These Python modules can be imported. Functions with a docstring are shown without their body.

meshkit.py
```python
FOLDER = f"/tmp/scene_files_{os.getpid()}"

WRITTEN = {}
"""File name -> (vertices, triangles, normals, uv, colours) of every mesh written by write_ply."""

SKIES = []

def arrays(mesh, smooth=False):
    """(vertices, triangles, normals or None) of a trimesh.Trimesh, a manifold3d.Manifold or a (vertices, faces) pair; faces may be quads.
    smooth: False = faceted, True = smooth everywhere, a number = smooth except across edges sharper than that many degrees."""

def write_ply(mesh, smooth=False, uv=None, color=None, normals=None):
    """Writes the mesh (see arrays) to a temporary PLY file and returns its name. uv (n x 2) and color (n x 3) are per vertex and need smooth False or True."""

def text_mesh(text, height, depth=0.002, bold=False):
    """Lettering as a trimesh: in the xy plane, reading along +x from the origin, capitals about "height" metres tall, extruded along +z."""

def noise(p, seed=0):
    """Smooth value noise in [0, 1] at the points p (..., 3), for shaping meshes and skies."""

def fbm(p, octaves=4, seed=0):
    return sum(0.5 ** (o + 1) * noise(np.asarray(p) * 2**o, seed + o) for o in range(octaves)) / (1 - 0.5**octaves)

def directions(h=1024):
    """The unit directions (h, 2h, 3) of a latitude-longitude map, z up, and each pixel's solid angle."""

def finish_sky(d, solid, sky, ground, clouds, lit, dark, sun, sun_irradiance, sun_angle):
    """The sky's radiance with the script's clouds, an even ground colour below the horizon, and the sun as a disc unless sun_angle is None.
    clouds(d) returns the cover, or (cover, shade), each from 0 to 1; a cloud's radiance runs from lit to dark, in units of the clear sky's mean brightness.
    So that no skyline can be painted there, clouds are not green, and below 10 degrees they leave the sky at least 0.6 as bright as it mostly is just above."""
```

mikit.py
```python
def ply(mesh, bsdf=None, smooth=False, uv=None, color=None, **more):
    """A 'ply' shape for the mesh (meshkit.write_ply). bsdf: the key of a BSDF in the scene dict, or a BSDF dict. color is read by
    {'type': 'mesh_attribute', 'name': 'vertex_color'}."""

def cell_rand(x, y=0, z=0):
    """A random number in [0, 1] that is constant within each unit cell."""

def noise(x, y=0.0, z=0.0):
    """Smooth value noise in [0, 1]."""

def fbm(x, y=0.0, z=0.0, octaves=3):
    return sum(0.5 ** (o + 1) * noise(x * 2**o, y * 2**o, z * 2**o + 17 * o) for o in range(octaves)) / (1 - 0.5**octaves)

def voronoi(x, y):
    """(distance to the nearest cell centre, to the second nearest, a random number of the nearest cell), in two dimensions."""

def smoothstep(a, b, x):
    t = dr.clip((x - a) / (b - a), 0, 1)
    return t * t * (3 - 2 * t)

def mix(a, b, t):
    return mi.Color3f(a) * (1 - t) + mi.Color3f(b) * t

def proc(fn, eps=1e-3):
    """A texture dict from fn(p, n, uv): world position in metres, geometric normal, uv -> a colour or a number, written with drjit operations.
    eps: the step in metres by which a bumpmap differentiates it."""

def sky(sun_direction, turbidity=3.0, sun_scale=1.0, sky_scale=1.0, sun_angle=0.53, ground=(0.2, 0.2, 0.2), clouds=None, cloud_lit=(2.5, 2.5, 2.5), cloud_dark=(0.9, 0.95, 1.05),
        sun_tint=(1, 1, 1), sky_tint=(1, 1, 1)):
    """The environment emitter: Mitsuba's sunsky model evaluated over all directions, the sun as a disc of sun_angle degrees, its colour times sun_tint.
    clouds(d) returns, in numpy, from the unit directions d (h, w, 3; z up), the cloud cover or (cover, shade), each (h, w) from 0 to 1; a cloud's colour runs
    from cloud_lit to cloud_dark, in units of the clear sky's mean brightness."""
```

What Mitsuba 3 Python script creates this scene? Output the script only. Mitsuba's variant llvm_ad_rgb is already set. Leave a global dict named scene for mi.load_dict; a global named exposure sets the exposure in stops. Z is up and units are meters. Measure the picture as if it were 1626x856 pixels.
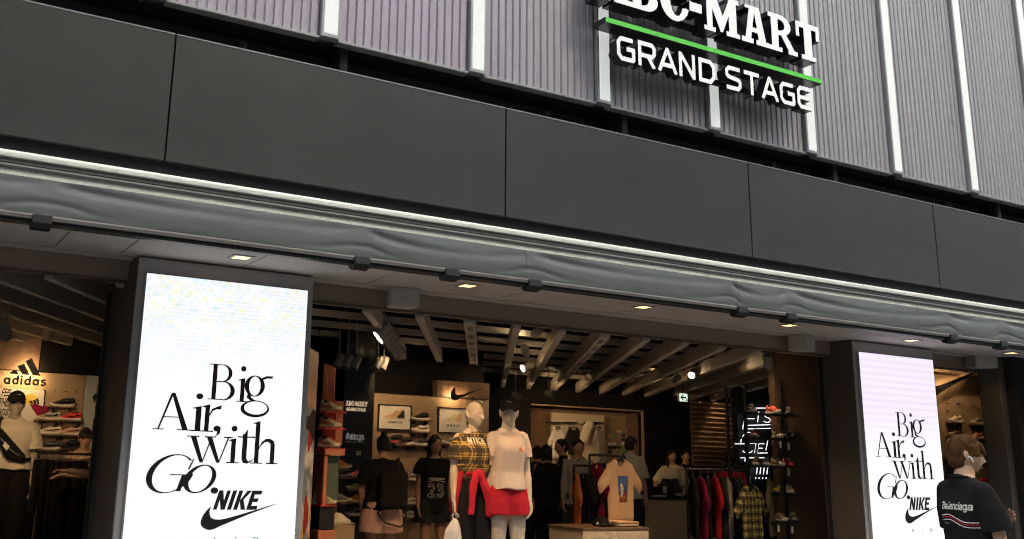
import math, random
import numpy as np
import trimesh
import manifold3d as m3
import drjit as dr
import mitsuba as mi
import mikit, meshkit
from mikit import proc, noise, fbm, smoothstep, mix
from shapely.geometry import Polygon, LineString, Point, box as sbox
from shapely.ops import unary_union
from shapely import affinity
from scipy.spatial import Delaunay, cKDTree

T = mi.ScalarTransform4f
scene, labels = {}, {}

# ------------------------------------------------------------------ camera, sky, exposure
YAW, PITCH, ROLL = np.radians([28.21336941, 13.65591518, 1.60068845])
FL, PX, PY, CZ = 1573.686, 664.160, 348.045, 1.5           # focal length and principal point in pixels of a 1626 x 856 picture
FW = np.array([math.sin(YAW) * math.cos(PITCH), math.cos(YAW) * math.cos(PITCH), math.sin(PITCH)])
_r = np.array([math.cos(YAW), -math.sin(YAW), 0.0]); _u = np.cross(_r, FW)
RT = _r * math.cos(ROLL) + _u * math.sin(ROLL); UP = -_r * math.sin(ROLL) + _u * math.cos(ROLL)
scene['camera'] = {'type': 'perspective', 'fov': math.degrees(2 * math.atan(813 / FL)), 'fov_axis': 'x',
                   'principal_point_offset_x': -(PX - 813) / 1626, 'principal_point_offset_y': -(PY - 428) / 856,
                   'near_clip': 0.1, 'far_clip': 400.0,
                   'to_world': T().look_at(origin=[0, 0, CZ], target=[FW[0], FW[1], CZ + FW[2]], up=UP.tolist())}
exposure = 3.0
scene['sky'] = mikit.sky([0.3, -0.55, 0.8], turbidity=3, sun_scale=0.12, sun_angle=14, clouds=lambda d: 1.0,
                         cloud_lit=(2.42, 2.55, 2.58))
scene['sky']['sampling_weight'] = 9.0


def px(x, y, Y):
    """The point of the plane y = Y (parallel to the shop front) seen at a pixel of the photograph."""
    d = (x - PX) / FL * RT - (y - PY) / FL * UP + FW
    return np.array([d[0] * Y / d[1], Y, CZ + d[2] * Y / d[1]])


def pz(x, y, z):
    d = (x - PX) / FL * RT - (y - PY) / FL * UP + FW
    return d * (z - CZ) / d[2] + [0, 0, CZ]


# ------------------------------------------------------------------ registering
WARM = np.array([1.0, 0.62, 0.30])


def rgb(*c):
    return {'type': 'rgb', 'value': [float(x) for x in c]}


def pbr(name, col, rough=0.6, metal=0.0, spec=0.4, two=False, **kw):
    c = col if isinstance(col, dict) else rgb(*col)
    b = {'type': 'principled', 'base_color': c, 'roughness': rough, 'metallic': metal, 'specular': spec, **kw}
    scene[name] = {'type': 'twosided', 'bsdf': b} if two else b
    return name


def bump(name, inner, fn, scale=1.0):
    scene[name] = {'type': 'bumpmap', 'arbitrary': proc(fn), 'scale': scale, 'bsdf': inner}
    return name


def numbered(name):
    if name not in scene and name not in USED:
        USED.add(name)
        return name
    k = COUNT.get(name, 0) + 1
    while f'{name}_{k:03d}' in USED or f'{name}_{k:03d}' in scene:
        k += 1
    COUNT[name] = k
    USED.add(f'{name}_{k:03d}')
    return f'{name}_{k:03d}'


USED, COUNT = set(), {}


def thing(name, label, cat, group=None):
    key = numbered(name)
    labels[key] = {'label': label, 'category': cat}
    if group:
        labels[key]['group'] = group
    return key


def part(parent, name, mesh, bsdf, smooth=False, label=None, kind=None, to=None, **more):
    key = numbered(parent + '__' + name)
    d = dict(mesh) if isinstance(mesh, dict) else mikit.ply(mesh, None, smooth)
    if bsdf is not None:
        d['bsdf'] = {'type': 'ref', 'id': bsdf}
    if to is not None:
        d['to_world'] = to
    d.update(more)
    scene[key] = d
    if label or kind:
        labels[key] = {}
        if label:
            labels[key]['label'] = label
        if kind:
            labels[key]['kind'] = kind
    return key


def single(name, mesh, bsdf, label, cat, group=None, smooth=False, kind=None, to=None, **more):
    key = thing(name, label, cat, group)
    d = dict(mesh) if isinstance(mesh, dict) else mikit.ply(mesh, None, smooth)
    if bsdf is not None:
        d['bsdf'] = {'type': 'ref', 'id': bsdf}
    if to is not None:
        d['to_world'] = to
    d.update(more)
    scene[key] = d
    if kind:
        labels[key]['kind'] = kind
    return key


def struct(name, mesh, bsdf, label):
    scene[name] = mikit.ply(mesh, bsdf)
    labels[name] = {'label': label, 'kind': 'structure'}
    return name


# ------------------------------------------------------------------ mesh tools
def cat(*ms):
    ms = [m for m in ms if m is not None]
    return trimesh.util.concatenate(ms) if len(ms) > 1 else ms[0]


def box(x0, x1, y0, y1, z0, z1, ch=0.0):
    """A box between two corners, its edges chamfered by ch."""
    lo, hi = np.minimum([x0, y0, z0], [x1, y1, z1]), np.maximum([x0, y0, z0], [x1, y1, z1])
    ch = min(ch, 0.45 * (hi - lo).min())
    if ch <= 0:
        m = trimesh.creation.box(hi - lo)
        m.apply_translation((lo + hi) / 2)
        return m
    pts = []
    for sx in (0, 1):
        for sy in (0, 1):
            for sz in (0, 1):
                c = np.array([hi[0] if sx else lo[0], hi[1] if sy else lo[1], hi[2] if sz else lo[2]])
                s = np.array([-1 if sx else 1, -1 if sy else 1, -1 if sz else 1]) * ch
                for k in range(3):
                    q = s.copy(); q[k] = 0
                    pts.append(c + q)
    return man2tri(m3.Manifold.hull_points(np.array(pts)))


def man2tri(m):
    a = m.to_mesh()
    return trimesh.Trimesh(np.array(a.vert_properties[:, :3]), np.array(a.tri_verts), process=False)


def tri2man(m):
    m = m.copy(); m.merge_vertices()
    return m3.Manifold(m3.Mesh(np.asarray(m.vertices, np.float32), np.asarray(m.faces, np.uint32)))


def bar(p, q, w, h, up=(0, 0, 1), ch=0.0):
    """A beam of section w x h from p to q."""
    p, q = np.asarray(p, float), np.asarray(q, float)
    L = np.linalg.norm(q - p)
    m = box(0, L, -w / 2, w / 2, -h / 2, h / 2, ch)
    x = (q - p) / L
    y = np.cross(up, x); y /= np.linalg.norm(y)
    M = np.eye(4); M[:3, 0], M[:3, 1], M[:3, 2], M[:3, 3] = x, y, np.cross(x, y), p
    m.apply_transform(M)
    return m


def rod(points, r, sides=8):
    p = np.asarray(points, float)
    n = len(p)
    t = np.gradient(p, axis=0); t /= np.linalg.norm(t, axis=1, keepdims=True) + 1e-12
    ref = np.array([0, 0, 1.0]) if abs(t[0][2]) < 0.8 else np.array([0, 1.0, 0])
    a = np.cross(t, ref); a /= np.linalg.norm(a, axis=1, keepdims=True) + 1e-12
    b = np.cross(t, a)
    ang = np.arange(sides) * 2 * np.pi / sides
    rr = np.broadcast_to(r, (n,))[:, None, None]
    v = (p[:, None] + rr * (np.cos(ang)[None, :, None] * a[:, None] + np.sin(ang)[None, :, None] * b[:, None])).reshape(-1, 3)
    f = []
    for i in range(n - 1):
        for j in range(sides):
            k = (j + 1) % sides
            f += [[i * sides + j, (i + 1) * sides + j, (i + 1) * sides + k], [i * sides + j, (i + 1) * sides + k, i * sides + k]]
    v = np.vstack([v, p[0], p[-1]])
    for j in range(sides):
        k = (j + 1) % sides
        f += [[n * sides, j, k], [n * sides + 1, (n - 1) * sides + k, (n - 1) * sides + j]]
    m = trimesh.Trimesh(v, f, process=False)
    m.fix_normals()
    return m


def cyl(p, q, r, r2=None, sides=16):
    return rod([p, q], [r, r if r2 is None else r2], sides)


def extrude(shape, depth):
    gs = [g for g in getattr(shape, 'geoms', [shape]) if g.area > 1e-9]
    return cat(*[trimesh.creation.extrude_polygon(g, depth, engine='earcut') for g in gs])


def onwall(m, x, Y, z, s=1.0, d=None):
    """Puts lettering (right, up, out) on a wall that faces the street: right = +x, up = +z, out = -y."""
    m = m.copy()
    if d is None:
        m.apply_scale(s)
    else:
        m.apply_transform(np.diag([s, s, d, 1]))
    M = np.array([[1, 0, 0, x], [0, 0, -1, Y], [0, 1, 0, z], [0, 0, 0, 1.0]])
    m.apply_transform(M)
    return m


def sweep_x(profile, x0, x1, n=1):
    """A profile of (y, z) points, closed, swept along x."""
    g = Polygon(profile)
    m = trimesh.creation.extrude_polygon(g, x1 - x0, engine='earcut')
    M = np.array([[0, 0, 1, x0], [1, 0, 0, 0], [0, 1, 0, 0], [0, 0, 0, 1.0]])
    m.apply_transform(M)
    return m


def smoothcurve(pts, n=8, closed=True):
    p = np.asarray(pts, float)
    out = []
    N = len(p)
    for i in range(N if closed else N - 1):
        a, b, c, d = (p[(i + k) % N] if closed else p[min(max(i + k, 0), N - 1)] for k in (-1, 0, 1, 2))
        for t in np.arange(n) / n:
            out.append(0.5 * (2 * b + (c - a) * t + (2 * a - 5 * b + 4 * c - d) * t * t + (3 * b - a - 3 * c + d) * t ** 3))
    if not closed:
        out.append(p[-1])
    return np.array(out)


# ------------------------------------------------------------------ lettering (outlines of our own, cap height 1)
def R(x0, y0, x1, y1):
    return sbox(x0, y0, x1, y1)


def PG(*p):
    return Polygon(p)


def ELL(cx, cy, rx, ry):
    return affinity.scale(Point(cx, cy).buffer(1, 24), rx, ry)


def halfell(cx, cy, rx, ry):
    """The right half of an ellipse."""
    return ELL(cx, cy, rx, ry).intersection(R(cx, cy - 2, cx + 3, cy + 2))


U = lambda *g: unary_union([x.buffer(0) for x in g]).buffer(0)


def slab(ch):
    if ch == 'A':
        o = PG((.17, .1), (.36, 1), (.72, 1), (.93, .1), (.66, .1), (.62, .3), (.42, .3), (.38, .1)).difference(PG((.455, .44), (.53, .82), (.6, .44)))
        return U(o, R(.2, .9, .5, 1), R(.04, 0, .47, .14), R(.56, 0, 1.04, .14)), 1.02
    if ch == 'B':
        o = U(R(.1, 0, .5, 1), halfell(.46, .74, .36, .26), halfell(.48, .27, .42, .27), R(0, 0, .5, .13), R(0, .87, .5, 1))
        return U(o.difference(U(halfell(.40, .735, .16, .13), R(.38, .605, .44, .865), halfell(.4, .275, .2, .14), R(.38, .135, .44, .415)))), .95
    if ch == 'C':
        o = ELL(.48, .5, .48, .52).difference(ELL(.54, .5, .2, .37)).difference(R(.6, .36, 1.2, .62))
        return U(o, R(.72, .62, .9, .98), R(.8, .2, .9, .38)), .95
    if ch == '-':
        return U(R(0, .36, .42, .6)), .46
    if ch == 'M':
        o = U(R(.1, 0, .3, 1), R(.86, 0, 1.14, 1), PG((.1, 1), (.42, 1), (.68, .42), (.56, .05)), PG((.92, 1), (1.1, 1), (.64, .05), (.54, .05), (.56, .3)))
        return U(o, R(0, 0, .4, .13), R(.76, 0, 1.24, .13), R(0, .87, .36, 1), R(.9, .87, 1.24, 1)), 1.24
    if ch == 'R':
        o = U(R(.1, 0, .36, 1), U(halfell(.42, .72, .42, .28), R(.3, .44, .44, 1)).difference(U(halfell(.42, .72, .18, .14), R(.36, .58, .44, .86))), PG((.42, .5), (.66, .5), (1.0, .06), (.74, .06)))
        return U(o, R(0, 0, .48, .13), R(0, .87, .4, 1), R(.7, 0, 1.06, .13)), 1.02
    if ch == 'T':
        return U(R(.3, 0, .6, 1), R(0, .84, .9, 1), R(0, .58, .13, 1), R(.77, .58, .9, 1), R(.17, 0, .73, .13)), .92


def square(ch, w=.19):
    """Wide square sans, drawn with a pen."""
    S = {'G': [[(.88, .86), (.24, .86), (.1, .72), (.1, .26), (.26, .1), (.86, .1), (.9, .14), (.9, .5), (.52, .5)]],
         'R': [[(.1, 0), (.1, .9), (.78, .9), (.9, .78), (.9, .56), (.78, .44), (.1, .44)], [(.55, .44), (.9, 0)]],
         'A': [[(.02, 0), (.5, .94), (.98, 0)], [(.2, .3), (.8, .3)]],
         'N': [[(.1, 0), (.1, .94), (.86, .06), (.86, 1)]],
         'D': [[(.1, .1), (.1, .9), (.7, .9), (.9, .7), (.9, .3), (.7, .1), (.1, .1)]],
         'S': [[(.92, .9), (.24, .9), (.1, .78), (.1, .62), (.2, .53), (.8, .47), (.9, .38), (.9, .22), (.76, .1), (.06, .1)]],
         'T': [[(.02, .9), (.98, .9)], [(.5, .9), (.5, 0)]],
         'E': [[(.94, .9), (.24, .9), (.1, .76), (.1, .24), (.24, .1), (.94, .1)], [(.1, .5), (.86, .5)]]}[ch]
    return U(*[LineString(s).buffer(w / 2, cap_style=2, join_style=2, mitre_limit=2) for s in S]).intersection(R(-.1, 0, 1.1, 1)), 1.0


def serif(ch):
    """High-contrast roman for the screens; x-height .62."""
    x = .62
    th, hl = .115, .026
    foot = lambda a, b, y=0: R(a, y, b, y + hl)
    if ch == 'B':
        o = U(R(.1, 0, .1 + th, 1), halfell(.36, .75, .27, .25).difference(halfell(.36, .75, .17, .224)), halfell(.4, .26, .33, .27).difference(halfell(.4, .26, .21, .244)),
              R(.1, .974, .37, 1), R(.1, .5, .41, .526), R(.1, 0, .41, hl), foot(0, .2), R(0, .974, .2, 1))
        return o, .78
    if ch == 'i':
        return U(R(.1, 0, .1 + th, x), foot(.0, .32), PG((.0, x - .03), (.1, x - .05), (.215, x), (.215, x + .03)), ELL(.155, .9, .075, .075)), .36
    if ch == 'g':
        o = U(ELL(.3, .38, .27, .25).difference(ELL(.3, .38, .155, .228)), ELL(.34, -.16, .38, .2).difference(ELL(.36, -.14, .31, .155)),
              PG((.13, .2), (.1, .1), (.2, .03), (.55, .0), (.68, -.1), (.72, -.16), (.6, -.03), (.3, .055), (.22, .1), (.2, .17)),
              PG((.44, .56), (.6, .635), (.78, .64), (.76, .58), (.62, .58), (.5, .53)))
        return o, .8
    if ch == 'A':
        return U(PG((.36, 1.02), (.42, 1.02), (.12, .02), (.08, .02)), PG((.36, 1.02), (.45, 1.02), (.82, .02), (.68, .02)), R(.2, .34, .62, .34 + hl), foot(-.03, .24), foot(.56, .92)), .86
    if ch == 'r':
        return U(R(.1, 0, .1 + th, x), foot(0, .34), PG((.0, x - .03), (.1, x - .05), (.215, x), (.215, x + .03)), PG((.2, .38), (.27, .54), (.4, .6), (.52, .64), (.5, .54), (.4, .54), (.3, .5), (.215, .36))), .47
    if ch == ',':
        return U(ELL(.1, .06, .085, .085), PG((.185, .06), (.17, -.08), (.06, -.2), (.1, -.1), (.11, -.02))), .3
    if ch == '.':
        return ELL(.1, .06, .09, .09), .3
    if ch == 'w':
        return U(PG((.06, x), (.2, x), (.42, 0), (.37, -.01), (.33, .0)), PG((.38, 0), (.41, 0), (.62, x), (.585, x)), PG((.46, x), (.6, x), (.84, 0), (.79, -.01), (.75, 0)), PG((.8, 0), (.83, 0), (1.05, x), (1.01, x)),
                 R(-.02, x - hl, .28, x), R(.42, x - hl, .7, x), R(.9, x - hl, 1.13, x)), 1.12
    if ch == 't':
        return U(R(.12, .08, .12 + th, x + .05), PG((.0, x - .03), (.12, x), (.235, x + .17), (.235, x - .03)), R(.0, x - .03, .42, x), PG((.12, .1), (.16, .0), (.26, -.015), (.36, .03), (.43, .12), (.38, .08), (.29, .03), (.235, .1))), .44
    if ch == 'h':
        arch = U(PG((.2, .36), (.27, .53), (.38, .62), (.5, .63), (.6, .58), (.64, .48), (.64, .4), (.525, .4), (.52, .5), (.45, .555), (.36, .54), (.27, .46), (.21, .34)))
        return U(R(.1, 0, .1 + th, 1.02), arch, R(.525, 0, .64, .42), foot(0, .32), foot(.43, .74), PG((.0, 1.0), (.1, .99), (.215, 1.03), (.215, 1.07))), .78
    if ch == 'G':
        o = U(ELL(.5, .5, .5, .52).difference(ELL(.53, .5, .4, .492)).difference(R(.62, .5, 1.3, .86)), R(.76, .04, .86, .46), R(.5, .46, 1.0, .486), PG((.84, .62), (.87, .9), (.9, .9), (.88, .62)))
        return affinity.skew(o, xs=14, origin=(0, 0)), 1.0
    if ch == 'o':
        o = ELL(.3, .31, .3, .325).difference(ELL(.31, .31, .205, .3))
        return affinity.skew(o, xs=14, origin=(0, 0)), .66


def heavy(ch):
    """Bold oblique condensed capitals (before the slant)."""
    if ch == 'N':
        return U(R(0, 0, .2, 1), R(.44, 0, .64, 1), PG((0, 1), (.22, 1), (.64, 0), (.42, 0))), .72
    if ch == 'I':
        return R(0, 0, .22, 1), .29
    if ch == 'K':
        return U(R(0, 0, .22, 1), PG((.2, .45), (.46, 1), (.72, 1), (.4, .52), (.68, 0), (.42, 0), (.2, .5))), .68
    if ch == 'E':
        return U(R(0, 0, .22, 1), R(0, .8, .58, 1), R(0, .41, .5, .6), R(0, 0, .58, .2)), .6


SWOOSH = Polygon(smoothcurve([(1.0, .52), (.6, .29), (.3, .1), (.14, .0), (.04, .04), (0, .14), (.03, .3), (.115, .46), (.105, .36), (.13, .24), (.22, .2), (.36, .235), (.6, .34)], 6)).buffer(0)


def geo(ch, w=.2):
    """Round lower-case sans, x-height .7."""
    ring = ELL(.34, .35, .34, .37).difference(ELL(.34, .35, .34 - w, .37 - w))
    if ch == 'a':
        return U(ring, R(.68 - w, 0, .68, .7)), .78
    if ch == 'd':
        return U(ring, R(.68 - w, 0, .68, 1.02)), .78
    if ch == 'i':
        return U(R(0, 0, w, .7), R(0, .82, w, 1.02)), .32
    if ch == 's':
        p = smoothcurve([(.52, .58), (.4, .63), (.2, .63), (.1, .54), (.16, .42), (.4, .33), (.52, .22), (.44, .1), (.26, .07), (.06, .12)], 5, False)
        return LineString(p).buffer(w * .44, cap_style=2), .62


def line(font, text, space=.06, sx=1.0):
    """The outline of one line of text: (shape, width), cap height 1."""
    x, out = 0.0, []
    for c in text:
        if c == ' ':
            x += .45
            continue
        g, w = font(c)
        out.append(affinity.translate(affinity.scale(g, sx, 1, origin=(0, 0)), x, 0))
        x += (w + space) * sx
    return U(*out), x - space * sx


def fitted(shape, x0, x1, z0, z1):
    a, b, c, d = shape.bounds
    return affinity.affine_transform(shape, [(x1 - x0) / (c - a), 0, 0, (z1 - z0) / (d - b), x0 - a * (x1 - x0) / (c - a), z0 - b * (z1 - z0) / (d - b)])


def wall_shape(shape, Y, depth):
    """An outline in world (x, z) as a plate on the plane y = Y that stands out towards the street."""
    return onwall(extrude(shape, depth), 0, Y, 0)


def sans(text, x0, x1, Y, z0, h, depth=.003, bold=True):
    """Inter lettering on a wall, from x0 to x1, baseline z0, cap height h."""
    m = meshkit.text_mesh(text, 1.0, depth=1.0, bold=bold)
    b = m.bounds
    m.apply_transform(np.array([[(x1 - x0) / (b[1][0] - b[0][0]), 0, 0, x0 - b[0][0] * (x1 - x0) / (b[1][0] - b[0][0])], [0, h, 0, 0], [0, 0, depth, 0], [0, 0, 0, 1.0]]))
    return onwall(m, 0, Y, z0)

# ------------------------------------------------------------------ lamps (their light): the fittings' own builders
NLAMP, LAMP = [0], .0125


def spot(p, target, power, cutoff=38, col=WARM):
    NLAMP[0] += 1
    p, t = np.asarray(p, float), np.asarray(target, float)
    up = [0, 0, 1] if abs((t - p)[2]) < .95 * np.linalg.norm(t - p) else [0, 1, 0]
    scene[f'lamp_light_{NLAMP[0]:03d}'] = {'type': 'spot', 'to_world': T().look_at(origin=p.tolist(), target=t.tolist(), up=up), 'intensity': rgb(*(col / col.max() * power * LAMP)), 'cutoff_angle': float(cutoff), 'beam_width': float(cutoff * .45)}


for _k, _e in (('bulb_warm', 7.0),):
    scene[_k] = {'type': 'principled', 'base_color': rgb(.8, .7, .5), 'roughness': .5}


def lamp_disc(c, n, r, e, sides=16):
    """A glowing lens: (mesh, emitter)."""
    n = np.asarray(n, float); n /= np.linalg.norm(n)
    a = np.cross(n, [0, 0, 1.0] if abs(n[2]) < .9 else [1.0, 0, 0]); a /= np.linalg.norm(a)
    b = np.cross(n, a)
    an = np.arange(sides) * 2 * np.pi / sides
    v = np.vstack([np.asarray(c)[None], np.asarray(c) + r * (np.cos(an)[:, None] * a + np.sin(an)[:, None] * b)])
    f = [[0, 1 + i, 1 + (i + 1) % sides] for i in range(sides)]
    return trimesh.Trimesh(v, f, process=False), {'type': 'area', 'radiance': rgb(*(np.array([1.0, .72, .40]) * e)), 'sampling_weight': .04}


def track_spot(p, target, label, power, r=.045, e=12.0, cutoff=36, group='track spotlights between the ceiling beams', ln=.17, ztop=2.93, light=True):
    """A cylindrical spotlight on a stem: p = its lens."""
    p, t = np.asarray(p, float), np.asarray(target, float)
    n = (t - p) / np.linalg.norm(t - p)
    k = thing('track_spotlight', label, 'spotlight', group)
    part(k, 'housing', cyl(p - n * ln, p - n * .004, r * 1.08, r * 1.25, 14), 'lamp_grey', 40)
    m, em = lamp_disc(p, n, r, e if light else .0)
    if light:
        part(k, 'lens', m, 'bulb_warm', emitter=em)
    else:
        part(k, 'lens', m, 'lens_dark')
    part(k, 'stem', cyl(p - n * ln * .6, np.array([p[0] - n[0] * ln * .6, p[1] - n[1] * ln * .6, ztop]), .009, sides=8), 'lamp_grey')
    if light and power:
        spot(p + n * .012, t, power, cutoff)
    return k


pbr('lamp_grey', (.30, .27, .24), .45)
pbr('lens_dark', (.10, .09, .08), .2)
# ------------------------------------------------------------------ materials of the building
def tint(col, amp=.12, f=3.0, seed=0.0):
    c = np.array(col)
    def fn(p, n, uv):
        k = fbm(p.x * f + seed, p.y * f, p.z * f * .6, 4)
        return mi.Color3f(*[float(v) for v in c]) * (1 - amp + 2 * amp * k)
    return proc(fn)


def fascia_fn(p, n, uv):
    k = fbm(p.x * 1.3, 3.0, p.z * 2.2, 4)
    drip = noise(p.x * 26, 7.0, p.z * .9) * noise(p.x * 5, 2.0, p.z * 2.5)
    speck = smoothstep(.990, .996, noise(p.x * 31, 1.0, p.z * 31))
    return mix(mi.Color3f(.040, .0435, .0425) * (0.83 + .28 * k + .14 * drip), [.20, .20, .19], speck)


def rib_fn(p, n, uv):
    k = fbm(p.x * .8, 1.0, p.z * .5, 3)
    streak = noise(p.x * 30, 5.0, p.z * .7)
    base = mix([.42, .405, .43], [.43, .385, .475], smoothstep(6.5, 2.5, p.x) * (.5 + .7 * k))
    return base * (.86 + .2 * streak)


pbr('fascia_paint', proc(fascia_fn), .42, 0, .45)
pbr('rib_metal', proc(rib_fn), .45, .25, .4)
pbr('strip_white', tint((.52, .53, .52), .04, 2), .5)
pbr('alloy', tint((.36, .36, .37), .1, 6), .38, .55, .5)
pbr('alloy_dull', tint((.17, .17, .165), .15, 6), .45, .4, .5)
pbr('recess_paint', tint((.045, .05, .055), .3, 3), .7)
pbr('rail_grey', (.19, .175, .17), .5, .2)
pbr('void_black', (.008, .009, .010), .6)
pbr('black_metal', (.018, .018, .019), .42, .1, .5)
pbr('black_matte', (.014, .014, .016), .8)
pbr('cassette_white', tint((.80, .82, .75), .05, 4), .35, 0, .5)
pbr('brush_cream', tint((.70, .72, .64), .12, 30), .8)
pbr('pillar_metal', tint((.40, .39, .40), .1, 2.5), .4, .15, .5)
pbr('jamb_brown', tint((.085, .072, .062), .15, 4), .5)
pbr('soffit_board', tint((.46, .43, .41), .06, 1.5), .75)
pbr('bulkhead_brown', tint((.30, .23, .18), .08, 2), .7)
pbr('room_dark', tint((.008, .008, .009), .2, 1.5), .9, 0, .12)
pbr('ceiling_black', tint((.012, .0125, .015), .2, 1.5), .9, 0, .12)
pbr('floor_stone', tint((.13, .105, .085), .2, 5), .28, 0, .5)
pbr('pavement_stone', tint((.11, .108, .105), .2, 7), .75)
pbr('beam_grey', tint((.44, .395, .34), .1, 3), .6)
pbr('white_plastic', (.62, .62, .60), .4)
pbr('sign_white', (.90, .91, .90), .3)
pbr('sign_black', (.012, .012, .013), .25, 0, .5)
pbr('sign_green', (.10, .62, .06), .35)
pbr('speaker_grey', tint((.42, .41, .39), .04, 9), .55)
pbr('ink', (.012, .010, .014), .7)


def fabric_fn(p, n, uv):
    weave = noise(p.x * 420, 1.0, p.z * 420)
    k = fbm(p.x * 2.5, p.y * 4, p.z * 3, 4)
    return mi.Color3f(.150, .166, .168) * (.80 + .3 * k + .08 * weave)


pbr('awning_cloth', proc(fabric_fn), .72, 0, .35, two=True, sheen=.3)

YF, YA, YP, YB, ZS, ZF = 6.6, 6.4, 7.5, 7.8, 2.955, .15

# ------------------------------------------------------------------ ground
pbr('asphalt', tint((.050, .050, .052), .25, 9), .85)
struct('road', box(-140, 140, -60, 1.2, -.4, -.12), 'asphalt', 'dark asphalt street in front of the shop')
struct('pavement', box(-140, 140, 1.2, 7.75, -.4, 0), 'pavement_stone', 'grey stone paving along the shop front')
struct('shop_floor', box(-2, 19, 7.75, 17.2, -.3, ZF), 'floor_stone', 'brown stone floor inside the shop')

# ------------------------------------------------------------------ across the street, behind the camera
pbr('concrete', tint((.060, .061, .063), .12, .6), .8)
pbr('window_dark', (.03, .035, .04), .1, 0, .6)
for i_, (xa, xb, hh) in enumerate(((-30, -9, 17), (-8.5, 8, 21), (8.5, 30, 15), (-130, -31, 18), (31, 130, 19))):
    ob = thing('opposite_building', ('concrete block across the street, second from the left', 'tall concrete block straight across the street', 'lower concrete block across the street, second from the right', 'leftmost concrete block across the street', 'rightmost concrete block across the street')[i_], 'building', 'buildings across the street')
    part(ob, 'wall', box(xa, xb, -24, -13, 0, hh), 'concrete')
    part(ob, 'window_band', cat(*[box(xa + .6, xb - .6, -12.995, -12.97, z, z + 1.5) for z in np.arange(4.2, hh - 2, 3.3)]), 'window_dark')

# ------------------------------------------------------------------ the building
B = thing('store_building', 'two storey shop building with ribbed metal upper wall over a dark grey fascia', 'shop building')
labels[B]['kind'] = 'structure'
SX0, DSX = .41 * YF, .2015 * YF
ZU = 4.635


def ribs(x0, x1):
    n = max(1, int(round((x1 - x0) / .0735)))
    w = (x1 - x0) / n
    f = []
    for i in range(n):
        a = x0 + i * w
        f += [(a + .003, -.015), (a + w * .72, -.015), (a + w * .80, 0), (a + w * .96, 0)]
    pts = [(x0, .03)] + f + [(x1, 0), (x1, .03)]
    m = trimesh.creation.extrude_polygon(Polygon(pts), 8.6 - ZU, engine='earcut')
    m.apply_translation([0, YF, ZU])
    return m


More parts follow.
